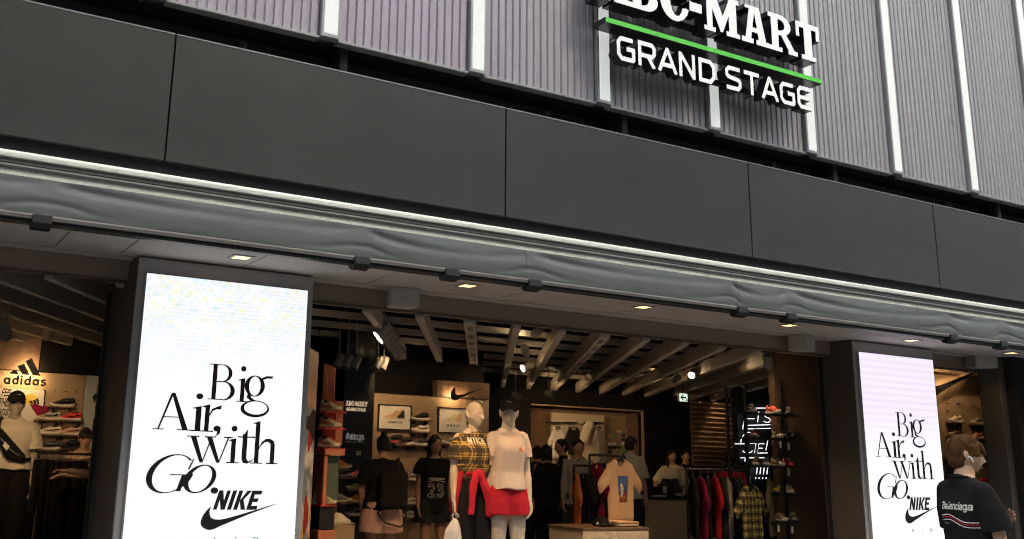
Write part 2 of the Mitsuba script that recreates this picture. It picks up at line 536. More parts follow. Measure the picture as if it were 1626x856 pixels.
for k in range(-3, 9):
    xs = SX0 + k * DSX
    part(B, 'corrugated_panel', ribs(xs + .083, xs + DSX - .083), 'rib_metal')
    part(B, 'bottom_trim', box(xs + .075, xs + DSX - .075, YF - .030, YF + .06, ZU - .026, ZU - .002, .004), 'alloy')
    part(B, 'light_strip', box(xs - .056, xs + .056, YF - .058, YF + .02, ZU + .018, 8.6, .003), 'strip_white', emitter={'type': 'area', 'radiance': rgb(.062, .064, .062), 'sampling_weight': .35})
    part(B, 'strip_frame', cat(box(xs - .076, xs - .058, YF - .052, YF + .03, ZU - .01, 8.6), box(xs + .058, xs + .076, YF - .052, YF + .03, ZU - .01, 8.6),
                               box(xs - .057, xs + .057, YF - .053, YF + .03, ZU - .008, ZU + .016), cyl((xs, YF - .02, ZU - .022), (xs, YF - .02, ZU - .01), .007, sides=8)), 'alloy')
part(B, 'upper_wall', box(-3, 20, YF + .07, YF + .3, ZU + .02, 9.0), 'room_dark')
part(B, 'recess_back', box(-3, 20, YF + .34, YF + .5, 4.30, 4.95), 'recess_paint')
part(B, 'recess_soffit', box(-3, 20, YF + .065, YF + .338, ZU - .02, ZU + .015), 'void_black')
ZB, ZT = 3.457, 4.388
for k in range(-2, 7):
    x0 = .2345 * YF + k * .4245 * YF
    part(B, 'fascia_panel', box(x0 + .007, x0 + .4245 * YF - .007, YF, YF + .045, ZB, ZT, .0015), 'fascia_paint')
    part(B, 'fascia_trim', box(x0 + .007, x0 + .4245 * YF - .007, YF - .003, YF + .05, ZT + .001, ZT + .010), 'alloy')
    part(B, 'recess_bracket', box(x0 + 1.3, x0 + 1.36, YF + .06, YF + .337, ZT + .012, ZU - .022), 'black_matte')
    part(B, 'recess_lamp', cyl((x0 + .55, YF + .2, ZT + .03), (x0 + .55, YF + .2, ZT + .14), .05), 'black_metal', 40)
part(B, 'fascia_back', box(-3, 20, YF + .052, YF + .336, 3.0, ZT - .02), 'void_black')

# soffit: boards with open joints, a groove, then the bulkhead over the shop opening
joints = [-2.0, -.2, .46, 1.034, 1.5, 2.45, 3.575, 4.9, 6.3, 7.7, 9.1, 10.5, 11.6, 13.5]
for a, b in zip(joints[:-1], joints[1:]):
    part(B, 'soffit_panel', box(a + .006, b - .006, 6.45, 7.60, ZS, ZS + .02), 'soffit_board')
part(B, 'soffit_edge', box(-2, 13.5, 7.635, YB + .02, ZS + .001, ZS + .03), 'soffit_board')
part(B, 'soffit_back', box(-2, 13.5, 6.45, 8.0, ZS + .035, ZS + .3), 'void_black')
part(B, 'bulkhead', box(-2, 13.5, YB, YB + .06, 2.80, ZS - .003), 'bulkhead_brown')
part(B, 'bulkhead_trim', box(-2, 13.5, YB - .012, YB + .07, 2.785, 2.798), 'jamb_brown')
part(B, 'gable_wall', box(-2.3, -2.0, 6.7, 17.4, 0, 9), 'room_dark')
part(B, 'gable_wall', box(19.0, 19.3, 7.2, 17.4, 0, 9), 'room_dark')
part(B, 'roof', box(-2.3, 19.3, 7.0, 17.4, 8.7, 9.0), 'room_dark')
part(B, 'rear_wall', box(-2, 19, 17.2, 17.4, 0, 9), 'room_dark')
part(B, 'ceiling', box(-2, 19, 7.87, 17.2, 3.55, 3.7), 'ceiling_black')

# pillars that carry the screens
for (x0, x1, y1, lab) in ((1.635, 3.065, 8.34, 'pillar clad in dark grey metal round the left screen'), (9.622, 11.034, 7.93, 'pillar clad in dark grey metal round the right screen')):
    p = part(B, 'pillar', box(x0, x1, YP, y1 - .02, 0, ZS - .012, .006), 'pillar_metal', label=lab)
    part(p, 'jamb', box(x0 - .012, x0 + .10, y1 - .018, y1 + .07, 0, 2.783, .004), 'jamb_brown')
    part(p, 'jamb', box(x1 - .10, x1 + .012, y1 - .018, y1 + .07, 0, 2.783, .004), 'jamb_brown')
    part(p, 'reveal', box(x0 - .006, x0 - .001, YP + .012, y1 - .03, 0, ZS - .014), 'jamb_brown')
    part(p, 'door_track', box(x0 - .045, x0 - .013, y1 - .01, y1 + .03, 0, 2.783), 'black_metal')
# right end of the front
part(B, 'end_pier', box(12.30, 12.42, YP, 7.77, 0, ZS - .012, .006), 'jamb_brown')
part(B, 'end_wall', box(12.80, 19, 7.2, 7.6, 0, 2.9), 'room_dark')
part(B, 'end_post', box(12.425, 12.795, YP - .12, 7.72, 0, ZS - .015, .006), 'black_matte')

# ------------------------------------------------------------------ awning
A = thing('folded_awning', 'grey cloth awning rolled up under a long white cassette bar below the fascia', 'awning')
AX0, AX1 = -1.2, 13.2
part(A, 'cassette', sweep_x([(YA - .030, 3.254), (YA - .032, 3.270), (YA - .031, 3.286), (YA - .024, 3.296), (YA - .010, 3.301), (YA + .18, 3.301), (YA + .18, 3.250), (YA - .024, 3.250)], AX0, AX1), 'cassette_white', 40)
part(A, 'rail', cat(sweep_x([(YA - .012, 3.222), (YA - .012, 3.248), (YA + .15, 3.248), (YA + .15, 3.222)], AX0, AX1)), 'alloy_dull')
part(A, 'rail', sweep_x([(YA - .02, 3.184), (YA - .026, 3.20), (YA - .016, 3.214), (YA + .14, 3.214), (YA + .14, 3.184)], AX0, AX1), 'alloy_dull', 30)
rng = np.random.default_rng(5)
xs = np.arange(AX0, AX1, .022)
top = 3.186 + np.maximum(0, rng.normal(0, .003, len(xs)))
top[rng.random(len(xs)) < .12] -= .006
strip = Polygon(list(zip(xs, top)) + [(AX1, 3.138), (AX0, 3.138)])
m = extrude(strip, .012)
part(A, 'brush_strip', onwall(m, 0, YA + .004, 0), 'brush_cream')
part(A, 'fixing_beam', box(AX0, AX1, YA + .03, YA + .16, 2.90, 3.18), 'black_matte')
BR = [.775, 2.968, 3.722, 4.481, 6.738, 7.362, 9.743, 10.60]
TENT = [-1.2, .80, 2.98, 4.45, 6.62, 7.35, 9.70, 10.62, 13.2]
gx = np.linspace(AX0, AX1, 900); gv = np.linspace(0, 1, 26)
X, V = np.meshgrid(gx, gv, indexing='ij')
off = np.zeros_like(X)
for a, b in zip(TENT[:-1], TENT[1:]):
    t = (X - a) / (b - a)
    on = (t >= 0) & (t <= 1)
    t = np.clip(t, 0, 1)
    L = b - a
    belly = np.sin(np.pi * t) ** .7
    # cloth hangs from the tents: a crease leaves each tent and runs down along the span
    crease = .10 + .34 * (4 * t * (1 - t)) ** .8 * (.8 + .3 * np.sin(a * 7))
    d = (V - crease)
    run = np.clip(t / .10, 0, 1) * np.exp(-(t / .42) ** 1.6) + .45 * np.clip((1 - t) / .10, 0, 1) * np.exp(-((1 - t) / .25) ** 1.6)
    fold = -.026 * np.exp(-(d / .12) ** 2) * run
    low = 1 - .12 - .22 * np.exp(-((t - .02) / .10) ** 2) - .22 * np.exp(-((t - .98) / .10) ** 2)
    fold += -.010 * np.exp(-((V - low) / .08) ** 2) * (np.exp(-(t / .16) ** 2) + np.exp(-((t - 1) / .16) ** 2))
    off += on * (fold + .014 * np.sin(np.pi * V) ** .8 * (.6 + .4 * belly))
nz = meshkit.fbm(np.stack([X * 1.7, V * 1.5, 0 * X], -1), 4, 3) - .5
nz2 = meshkit.fbm(np.stack([X * 7, V * 2.5, 0 * X + 4], -1), 3, 9) - .5
off += .010 * nz * np.sin(np.pi * V) + .0022 * nz2 * np.sin(np.pi * V) ** .5
Zc = 3.145 - V * (3.145 - 2.918)
vv = np.stack([X, YA - .012 - off, Zc], -1).reshape(-1, 3)
nv = len(gv)
ii, jj = np.meshgrid(np.arange(len(gx) - 1), np.arange(nv - 1), indexing='ij')
q = np.stack([ii * nv + jj, ii * nv + jj + 1, (ii + 1) * nv + jj + 1, (ii + 1) * nv + jj], -1).reshape(-1, 4)
cl = trimesh.Trimesh(vv, np.vstack([q[:, [0, 1, 2]], q[:, [0, 2, 3]]]), process=False)
back = cl.copy(); back.apply_translation([0, .006, 0]); back.invert()
part(A, 'cloth', cat(cl, back), 'awning_cloth', True)
for xsm in (.46, 3.05, 4.40, 6.71, 9.2):
    i = int(np.searchsorted(gx, xsm))
    part(A, 'seam', rod([vv.reshape(len(gx), nv, 3)[i, j] + [0, -.0005, 0] for j in range(nv)], .0035, 6), 'awning_cloth', True)
part(A, 'bottom_rail', sweep_x([(YA - .018, 2.884), (YA - .022, 2.905), (YA - .012, 2.917), (YA + .05, 2.917), (YA + .05, 2.884)], AX0, AX1), 'rail_grey')
part(A, 'bottom_channel', sweep_x([(YA + .0, 2.856), (YA + .0, 2.883), (YA + .06, 2.883), (YA + .06, 2.856)], AX0, AX1), 'black_metal')
for x in BR:
    m = man2tri(m3.Manifold.hull_points(np.array([(x + sx * .058, y, z) for sx in (-1, 1) for (y, z) in ((YA - .04, 2.91), (YA - .045, 2.86), (YA - .025, 2.832), (YA + .03, 2.822), (YA + .07, 2.84), (YA + .07, 2.91))])))
    part(A, 'bracket', m, 'black_metal', 40)

# ------------------------------------------------------------------ main sign, standing off the ribbed wall
S = thing('shop_sign', 'large white raised letters over a green bar on the ribbed upper wall', 'shop sign')
sh, w = line(slab, 'ABC-MART', .02)
YS = 6.30
def letters(parent, font, text, x0, x1, z0, z1, space, Y, dep, face, side, sx=1.0, face_d=.004):
    sh, w = line(font, text, space)
    a, b, c, d = sh.bounds
    k = (x1 - x0) / (c - a)
    x = -a
    for ch in text:
        if ch == ' ':
            x += .45
            continue
        g, gw = font(ch)
        g = affinity.affine_transform(g, [k, 0, 0, z1 - z0, x0 + x * k, z0])
        x += gw + space
        key = part(parent, 'letter', wall_shape(g, Y + dep, dep), side)
        part(key, 'face', wall_shape(g.buffer(-.003), Y, face_d), face, emitter={'type': 'area', 'radiance': rgb(.034, .034, .034), 'sampling_weight': .02})
letters(S, slab, 'ABC-MART', 5.085, 7.925, 5.48, 5.88, .015, YS, .16, 'sign_white', 'sign_black')
letters(S, square, 'GRAND STAGE', 5.30, 7.745, 4.94, 5.185, .14, YS, .10, 'sign_white', 'sign_black')
b_ = part(S, 'bar', box(5.18, 7.92, YS + .001, YS + .17, 5.262, 5.316, .002), 'sign_black')
part(b_, 'face', box(5.184, 7.916, YS - .004, YS, 5.268, 5.312), 'sign_green', emitter={'type': 'area', 'radiance': rgb(.003, .016, .002), 'sampling_weight': .02})
part(S, 'mounting_rail', cat(box(5.15, 7.86, YS + .18, YS + .23, 5.55, 5.60), box(5.15, 7.86, YS + .18, YS + .23, 5.78, 5.83), box(5.35, 7.7, YS + .12, YS + .17, 5.03, 5.07),
                             *[box(x, x + .03, YS + .172, YF - .02, 5.27, 5.30) for x in (5.5, 6.3, 7.1, 7.6)], *[box(x, x + .03, YS + .232, YF - .02, 5.55, 5.58) for x in (5.3, 6.1, 6.9, 7.7)]), 'black_matte')

# ------------------------------------------------------------------ screens
def led_fn(p, n, uv):
    k = fbm(p.x * 6, 2.0, p.z * 7, 3)
    row = .5 + .5 * dr.cos(p.z * 2 * math.pi / .030 + 4 * noise(p.x * 1.2, 0, p.z * 1.5))
    a = smoothstep(1.9, 2.8, p.z)
    t = mix([1, 1, 1], [.86, .90, 1.0], row * a * .9 * smoothstep(.3, .6, k))
    dots = smoothstep(.62, .8, noise(p.x * 34 + 9, 4.0, p.z * 30)) * smoothstep(2.2, 2.7, p.z)
    return t * mix([1, 1, 1], [1.0, .99, .72], dots) * mix([1, 1, 1], [.80, .95, 1.0], smoothstep(.64, .8, noise(p.x * 34, 9.0, p.z * 30)) * a)


def led_fn2(p, n, uv):
    row = .5 + .5 * dr.cos(p.z * 2 * math.pi / .074)
    a = smoothstep(1.5, 2.3, p.z)
    return mix([1, 1, 1], mi.Color3f(.93, .84, 1.0) * (1 - .10 * smoothstep(.55, 1.0, row)), a)


def radiance(fn, k):
    def g(p, n, uv):
        return fn(p, n, uv) * k
    return proc(g)


pbr('screen_dark', (.02, .02, .022), .3)
def screen(x0, x1, zt, zb, label, fn, k):
    s = thing('advertising_screen', label, 'advertising screen', )
    part(s, 'housing', box(x0 - .008, x1 + .008, YP - .03, YP - .002, zb - .008, zt + .008, .003), 'pillar_metal')
    m = trimesh.Trimesh([[x0, YP - .032, zb], [x1, YP - .032, zb], [x1, YP - .032, zt], [x0, YP - .032, zt]], [[0, 1, 2], [0, 2, 3]], process=False)
    part(s, 'display', mikit.ply(m, None, False, uv=[[0, 0], [1, 0], [1, 1], [0, 1]]), 'screen_dark', emitter={'type': 'area', 'radiance': radiance(fn, k), 'sampling_weight': 2.0})
    return s


def lettering(s, x0, wd, zt):
    """The advert's lines; u across the screen (0 to 1), v down from its top, both in screen widths."""
    Yt = YP - .0335
    def put(name, shape, u0, u1, v0, v1):
        part(s, name, wall_shape(fitted(shape, x0 + u0 * wd, x0 + u1 * wd, zt - v1 * wd, zt - v0 * wd), Yt, .0008), 'ink')
    return put


SCR = []
for (x0, x1, lab, fn, k) in ((.2262 * YP, .4005 * YP, 'bright white screen on the left pillar showing black lettering', led_fn, .124), (1.290 * YP, 1.4635 * YP, 'lilac white lit screen on the right pillar behind the passer-by', led_fn2, .130)):
    s = screen(x0, x1, 2.817, .45, lab, fn, k)
    SCR.append((s, x0, x1 - x0))

ADV = [('letter', 'B', serif, .412, .573, .492, .700), ('letter', 'i', serif, .585, .654, .493, .703), ('letter', 'g', serif, .615, .806, .542, .788), ('letter', 'A', serif, .110, .334, .672, .879),
       ('letter', 'i', serif, .323, .411, .667, .881), ('letter', 'r', serif, .382, .501, .726, .882), ('comma', ',', serif, .460, .504, .846, .912), ('letter', 'w', serif, .311, .580, .907, 1.055),
       ('letter', 'i', serif, .551, .626, .842, 1.054), ('letter', 't', serif, .611, .719, .859, 1.055), ('letter', 'h', serif, .695, .865, .808, 1.054), ('letter', 'G', serif, .098, .363, 1.012, 1.226),
       ('letter', 'o', serif, .308, .498, 1.066, 1.224), ('full_stop', '.', serif, .471, .515, 1.191, 1.226)]
for s, x0, wd in SCR:
    put = lettering(s, x0, wd, 2.817)
    for nm, ch, font, u0, u1, v0, v1 in ADV:
        put(nm, font(ch)[0], u0, u1, v0, v1)
    nk = affinity.skew(line(heavy, 'NIKE', .05)[0], xs=16, origin=(0, 0))
    put('bold_word', nk, .492, .783, 1.207, 1.314)
    put('curved_tick', SWOOSH, .427, .878, 1.279, 1.424)
    for c, u in (('A', .514), ('I', .640), ('R', .760)):
        m = sans(c, x0 + (u - (.004 if c == 'I' else .014)) * wd, x0 + (u + (.004 if c == 'I' else .014)) * wd, YP - .0335, 2.817 - 1.494 * wd, .028 * wd, .0008, False)
        part(s, 'letter', m, 'ink')

# ------------------------------------------------------------------ inside: walls
pbr('wood_wall', tint((.33, .24, .155), .12, 4), .55)
pbr('wood_dark', tint((.16, .10, .065), .2, 5), .5)
pbr('panel_pale', tint((.55, .47, .37), .06, 3), .7)
pbr('panel_cool', tint((.42, .46, .46), .08, 3), .6)
pbr('slat_wood', tint((.45, .34, .22), .12, 8), .5)
pbr('near_black', (.016, .017, .021), .5)
pbr('red_panel', tint((.55, .06, .05), .1, 6), .5)
pbr('terracotta', tint((.52, .19, .11), .12, 6), .6)
pbr('green_panel', (.09, .13, .09), .6)


def partition(x0, x1, Y, z1, mat, label=None, z0=ZF, t=.12):
    return part(B, 'partition', box(x0, x1, Y, Y + t, z0, z1, .004), mat, label=label)


X_ = lambda x, y, Y: float(px(x, y, Y)[0])
Z_ = lambda x, y, Y: float(px(x, y, Y)[2])
partition(-1.98, X_(132, 640, 13), 13.0, 2.42, 'wood_wall', 'warm lit wooden shoe wall behind the mannequin at the far left')
partition(-1.98, 1.75, 13.02, 3.1, 'wood_dark', z0=2.43)
partition(1.76, 3.25, 13.02, 3.54, 'room_dark', z0=2.43)
partition(-1.98, 1.75, 13.02, 3.54, 'room_dark', z0=3.11)
partition(X_(133, 640, 13), 3.25, 13.01, 2.42, 'panel_cool', 'cool grey wall panel at the right end of the left shoe wall')
part(B, 'partition', box(3.26, 3.38, 8.6, 13.1, ZF, 3.54), 'room_dark')
partition(X_(592, 700, 11.3), X_(776, 700, 11.3), 11.3, Z_(592, 624, 11.3), 'wood_wall', 'warm lit wooden shoe wall behind the two mannequins')
partition(X_(692, 700, 11.25), X_(776.5, 700, 11.25), 11.25, Z_(735, 606, 11.25), 'wood_dark', 'taller part of the wooden shoe wall that carries the curved tick', z0=Z_(592, 624, 11.3) + .002)
partition(3.4, X_(776, 700, 11.3), 11.45, 3.54, 'room_dark')
Yc = 10.9
partition(X_(543, 700, Yc), X_(591.5, 700, Yc), Yc, 3.54, 'near_black', 'matt black column with white lettering', t=.5)
# alcove at the rear
Ya = 14.6
partition(X_(776, 700, 11.3) - .12, X_(843, 680, Ya), Ya, 3.54, 'room_dark')
partition(X_(1020, 680, Ya), X_(1100, 680, Ya), Ya, 3.54, 'room_dark')
partition(X_(843, 680, Ya), X_(1020, 680, Ya), Ya, 3.54, 'room_dark', z0=Z_(930, 648, Ya))
part(B, 'alcove_frame', cat(box(X_(1018, 680, Ya), X_(1021, 680, Ya), Ya - .03, Ya - .002, ZF, Z_(930, 647, Ya)), box(X_(843, 680, Ya), X_(1018, 680, Ya), Ya - .03, Ya - .002, Z_(930, 648.5, Ya), Z_(930, 646.5, Ya))), 'wood_wall')
for a, b in ((838, 854), (854.6, 878)):
    partition(X_(a, 680, 15.3), X_(b, 680, 15.3), 15.3, 3.0, 'wood_dark')
partition(X_(878.5, 680, 15.3), X_(1032, 680, 15.3), 15.3, 3.0, 'wood_wall')
partition(X_(877, 680, 15.0), X_(960, 680, 15.0), 15.0, Z_(877, 655, 15), 'panel_pale', 'pale display panel at the back of the alcove', t=.06)
part(B, 'partition', box(X_(1020, 680, Ya) + .2, X_(1020, 680, Ya) + .3, Ya + .13, 15.3, ZF, 3.0), 'wood_dark')
# slatted wall and what lies right of it
Ysl = 14.4
partition(X_(1100, 680, Ysl), 19, Ysl + .08, 3.54, 'room_dark')
sl = thing('slatted_panel', 'wall panel of thin horizontal wooden slats lit warmly from above, behind the till', 'wall panel')
part(sl, 'backing', box(X_(1101, 680, Ysl), X_(1171, 690, Ysl), Ysl + .04, Ysl + .078, Z_(1135, 752, Ysl), Z_(1135, 638, Ysl)), 'wood_dark')
for k in range(14):
    z = Z_(1135, 641 + k * 7.6, Ysl)
    part(sl, 'slat', box(X_(1101, 680, Ysl) + .01, X_(1171, 690, Ysl) - .01, Ysl - .02, Ysl + .038, z - .009, z + .009, .002), 'slat_wood')
partition(X_(1172, 690, 12.2), X_(1250, 690, 12.2), 12.2, 3.54, 'near_black', 'black wall that carries the white light tubes')
partition(X_(1231, 640, 9.2), X_(1312, 640, 9.2), 9.2, 3.1, 'wood_dark', 'brown panel behind the right shoe rack', t=.1)
part(B, 'partition', box(11.25, 11.37, 8.1, 9.19, ZF, 3.2), 'room_dark')
# right-hand bay behind the right pillar
Yr = 9.0
partition(X_(1470, 700, Yr), 14.9, Yr, 3.3, 'wood_wall', 'warm lit wooden shoe wall right of the right pillar')
# ------------------------------------------------------------------ lattice of beams under the dark ceiling
L = thing('beam_lattice', 'lattice of slanting grey wooden beams on thin cross beams under the dark shop ceiling', 'ceiling lattice')
ang = math.radians(32.3)
D2 = np.array([math.sin(ang), math.cos(ang), 0])
N2 = np.array([math.cos(ang), -math.sin(ang), 0])
ZBM = 2.845
BEAMX = []
for k in range(-11, 17):
    x0 = .475 * 7.9 + k * .5385
    if -3 <= k <= -3 or k in (-2, -1):
        continue
    p = np.array([x0, 7.93, ZBM])
    ln = 8.3
    if p[0] < 3:      # beams of the left room end at its dividing wall or its rear wall
        ln = min((3.2 - p[0]) / D2[0], 5.0 / D2[1])
    if k >= 0:
        ln = 8.3 if k > 1 else 4.9 if False else 8.3
    if k > 9:
        st = (k - 9) * .9
        p = p + D2 * st * 1.2
        ln = 6.0
    q = p + D2 * ln
    BEAMX.append((k, p, q))
    if k in (2, 5, -8):
        ms = [bar(p + N2 * s * .04, q + N2 * s * .04, .028, .16) for s in (-1, 1)]
        t = 0.0
        while t < ln - .3:
            ms.append(bar(p + D2 * t, p + D2 * (t + .34), .05, .155)); t += .62
        part(L, 'slotted_beam', cat(*ms), 'beam_grey', label='beam with a row of square slots along its underside')
    else:
        part(L, 'beam', bar(p, q, .076, .16, ch=.004), 'beam_grey')
for Yx in (7.99, 8.75, 9.5, 10.3, 11.1, 12.0, 12.9, 13.8):
    x1 = 11.0 if Yx < 8.5 else 17.5
    part(L, 'cross_beam', box(3.5 if Yx < 8.5 else 3.5, .163 * 0 + (1.135 * 7.9 if Yx < 8.5 else x1), Yx - .03, Yx + .03, ZBM + .082, ZBM + .15), 'beam_grey')
    part(L, 'cross_beam', box(-1.9, 3.2, Yx - .03, Yx + .03, ZBM + .082, ZBM + .15), 'beam_grey')
for Yx in (8.3, 11.0, 13.4):
    for x in (0.3, 2.2, 4.6, 6.8, 9.0):
        part(L, 'hanger_rod', cyl((x, Yx, ZBM + .08), (x, Yx, 3.55), .006, sides=6), 'black_metal')
# ducts and pipes over the lattice
dct = thing('air_duct', 'dark round air duct over the ceiling lattice', 'duct')
part(dct, 'pipe', cyl((3.8, 9.6, 3.33), (17, 9.6, 3.33), .16, sides=20), 'room_dark', 40)
part(dct, 'flange', cat(*[cyl((x - .02, 9.6, 3.33), (x + .02, 9.6, 3.33), .185, sides=20) for x in (5, 7, 9, 11)]), 'alloy_dull', 40)
single('air_duct', cat(cyl((-1.9, 10.2, 3.3), (3.2, 10.2, 3.3), .17, sides=20)), 'room_dark', 'dark round air duct over the lattice of the left room', 'duct', smooth=40)
ac = thing('ceiling_cassette', 'pale ceiling unit hung over the lattice at the right edge of the left room', 'air conditioner')
part(ac, 'body', box(1.75, 2.5, 9.0, 9.6, 3.02, 3.25, .02), 'soffit_board')
part(ac, 'grille', cat(*[box(1.8, 2.45, 9.05 + k * .09, 9.09 + k * .09, 3.005, 3.018) for k in range(6)]), 'alloy_dull')

# ------------------------------------------------------------------ lamps and speakers
for i, x in enumerate((383, 742, 1021, 1253, 1447, 1605)):
    y = (408, 453, 487, 516, 540, 560)[i]
    c = pz(x, y, ZS)
    k = thing('recessed_downlight', ('square glowing downlight in the soffit above the left screen', 'square glowing downlight in the soffit right of the left speaker', 'glowing downlight in the soffit over the middle of the opening',
              'glowing downlight in the soffit just left of the right speaker', 'glowing downlight in the soffit above the right screen', 'glowing downlight in the soffit at the right edge')[i], 'downlight', 'downlights in the soffit')
    part(k, 'frame', cat(box(c[0] - .085, c[0] + .085, c[1] - .085, c[1] - .06, ZS - .008, ZS - .001), box(c[0] - .085, c[0] + .085, c[1] + .06, c[1] + .085, ZS - .008, ZS - .001),
                         box(c[0] - .085, c[0] - .06, c[1] - .059, c[1] + .059, ZS - .008, ZS - .001), box(c[0] + .06, c[0] + .085, c[1] - .059, c[1] + .059, ZS - .008, ZS - .001)), 'pillar_metal')
    m = box(c[0] - .058, c[0] + .058, c[1] - .058, c[1] + .058, ZS - .006, ZS - .002)
    part(k, 'diffuser', m, 'bulb_warm', emitter={'type': 'area', 'radiance': rgb(.34, .205, .08), 'sampling_weight': .04})
    spot((c[0], c[1], ZS - .03), (c[0], c[1] + 1.0, .6), (9, 155, 155, 130, 9, 8)[i], 46)


def speaker(x, y, Y, w, h, yaw, label):
    c = px(x, y, Y)
    s = thing('wall_speaker', label, 'speaker', 'speakers under the soffit')
    prof = Polygon([(-w / 2, -.10), (w / 2, -.10), (w / 2 * .72, .10), (-w / 2 * .72, .10)])
    body = extrude(prof, h)
    M = np.eye(4); M[:3, 3] = [0, 0, -h / 2]; body.apply_transform(M)
    gr = box(-w / 2 + .012, w / 2 - .012, -.108, -.1005, -h / 2 + .012, h / 2 - .012, .004)
    dot = cyl((0, -.1105, 0), (0, -.108, 0), .008, sides=12)
    arm = cat(box(-.03, .03, .0, .06, h / 2 + .001, h / 2 + .035), box(-.07, .07, -.05, .09, ZS - c[2] - .012, ZS - c[2] - .002), cyl((0, .03, h / 2 + .03), (0, .03, ZS - c[2] - .01), .02))
    to = T().translate(c.tolist()).rotate([0, 0, 1], yaw).rotate([1, 0, 0], 0)
    for n_, m, b in (('cabinet', body, 'speaker_grey'), ('grille', gr, 'speaker_grey'), ('badge', dot, 'alloy_dull'), ('bracket', arm, 'black_metal')):
        part(s, n_, m, b, to=to)


speaker(637, 473, 7.62, .27, .17, -8, 'grey box speaker hanging from the soffit left of the middle')
speaker(1272, 545, 7.62, .30, .17, 22, 'grey box speaker hanging beside the right pillar')
speaker(1556, 575, 7.62, .34, .15, -12, 'grey box speaker hanging over the right shoe wall')

SW = [(632, 567, 10.4, (625, 640, 11.2), 30, 'bright spotlight at the lower end of the row under the first beam'), (848, 531, 9.2, (690, 660, 11.2), 26, 'spotlight right of the fourth beam, topmost of its three'),
      (836, 561, 10.2, (900, 720, 12.4), 16, 'spotlight right of the fourth beam, middle one of three'), (830, 585, 11.2, (700, 640, 11.25), 22, 'spotlight right of the fourth beam, lowest of three'),
      (1098, 596, 10.5, (985, 770, 9.0), 20, 'spotlight near the right end of the lattice pointing left'), (1069, 603, 11.2, (900, 680, 14.9), 55, 'spotlight left of the one at the right end of the lattice'),
      (822, 630, 13.0, (905, 690, 14.9), 60, 'far spotlight behind the head of the white shirted mannequin'), (873, 628, 12.6, (925, 700, 14.9), 60, 'far small spotlight over the alcove'),
      (646, 593, 12.0, (735, 640, 11.25), 12, 'small spotlight beyond the bright row of lamps'), (1150, 566, 9.6, (1200, 800, 8.8), 9, 'spotlight between the last two beams'),
      (1000, 598, 11.6, (1060, 740, 13.6), 48, 'spotlight hidden among the beams over the till')]
for x, y, Y, (tx, ty, tY), pw, lab in SW:
    track_spot(px(x, y, Y), px(tx, ty, tY), lab, pw, e=10)
p0, p1 = px(598, 533, 8.9), px(621, 565, 10.1)
for k in range(6):
    p = p0 + (p1 - p0) * k / 5
    track_spot(p, p + np.array([-.6, .1, -.55]), ('first', 'second', 'third', 'fourth', 'fifth', 'last')[k] + (' glowing' if k in (0, 1) else ' unlit') + ' spotlight in the row along the first beam, counted from the top', 0, light=k in (0, 1), e=3.0, group='row of spotlights along the first beam')
for i, (x, y) in enumerate(((533, 583), (547, 584), (560, 586), (595, 586), (605, 587))):
    p = px(x, y, 10.6)
    track_spot(p, p + np.array([-.25, -.1, -.5]), ('leftmost', 'second', 'third', 'fourth', 'rightmost')[i] + ' of the unlit dark spotlights above the black column', 0, light=False, group='unlit spotlights above the black column', ztop=3.1)
# wall washers over the shoe walls
for x, Y, zt, lab, pw in ((.35, 12.25, 1.5, 'wall washer in front of the far left shoe wall', 17), (1.7, 12.25, 1.4, 'wall washer near the cool panel of the left room', 14), (-.9, 12.25, 1.5, 'wall washer at the left end of the left room', 14)):
    track_spot((x, Y, 2.75), (x + .1, 12.98, zt), lab, pw, cutoff=45, e=8)
track_spot(px(13, 505, 9.6) - [0, 0, .17], px(30, 700, 11.7), 'small spotlight among the beams of the left room over the mannequin', 75, cutoff=36, e=2)
track_spot(px(1150, 610, 14.0) + [0, -.3, .2], px(1136, 700, 14.4), 'spotlight that washes the slatted panel', 30, cutoff=30)
track_spot(px(1520, 575, 8.55) + [0, 0, .1], px(1525, 650, 8.98), 'spotlight over the right shoe wall', 15, cutoff=60)
track_spot((9.6, 8.7, 2.72), px(1240, 730, 9.15), 'spotlight hung over the right shoe rack', 9.0, cutoff=50)
# ------------------------------------------------------------------ figures: people and shop mannequins
SPH = np.array(trimesh.creation.icosphere(subdivisions=2).vertices)
SPHL = np.array(trimesh.creation.icosphere(subdivisions=1).vertices)


def ball(c, r, low=False):
    return np.asarray(c, float) + (SPHL if low else SPH) * np.asarray(r, float)


def disc(c, n, r, n_=20):
    """A round end of a sleeve or a trouser leg: a flat ring of points."""
    n = np.asarray(n, float) / np.linalg.norm(n)
    a = np.cross(n, [0, 1.0, 0] if abs(n[1]) < .9 else [1.0, 0, 0]); a /= np.linalg.norm(a)
    b = np.cross(n, a)
    t = np.linspace(0, 2 * np.pi, n_, endpoint=False)[:, None]
    return np.vstack([np.asarray(c) + r * (np.cos(t) * a + np.sin(t) * b), np.asarray(c) - n * .006 + r * .99 * (np.cos(t) * a + np.sin(t) * b)])


def hull(*b):
    return m3.Manifold.hull_points(np.vstack(b))


def melt(parts, edge, it=8):
    m = m3.Manifold.batch_boolean(parts, m3.OpType.Add)
    m = m.refine_to_length(edge)
    t = man2tri(m)
    if it:
        trimesh.smoothing.filter_taubin(t, lamb=.5, nu=.53, iterations=it)
    return t


def crumple(t, amp, f=(9, 9, 4), seed=1):
    n = t.vertex_normals
    k = meshkit.fbm(np.asarray(t.vertices) * f, 3, seed) - .5
    t.vertices = np.asarray(t.vertices) + n * (k * 2 * amp)[:, None]
    return t


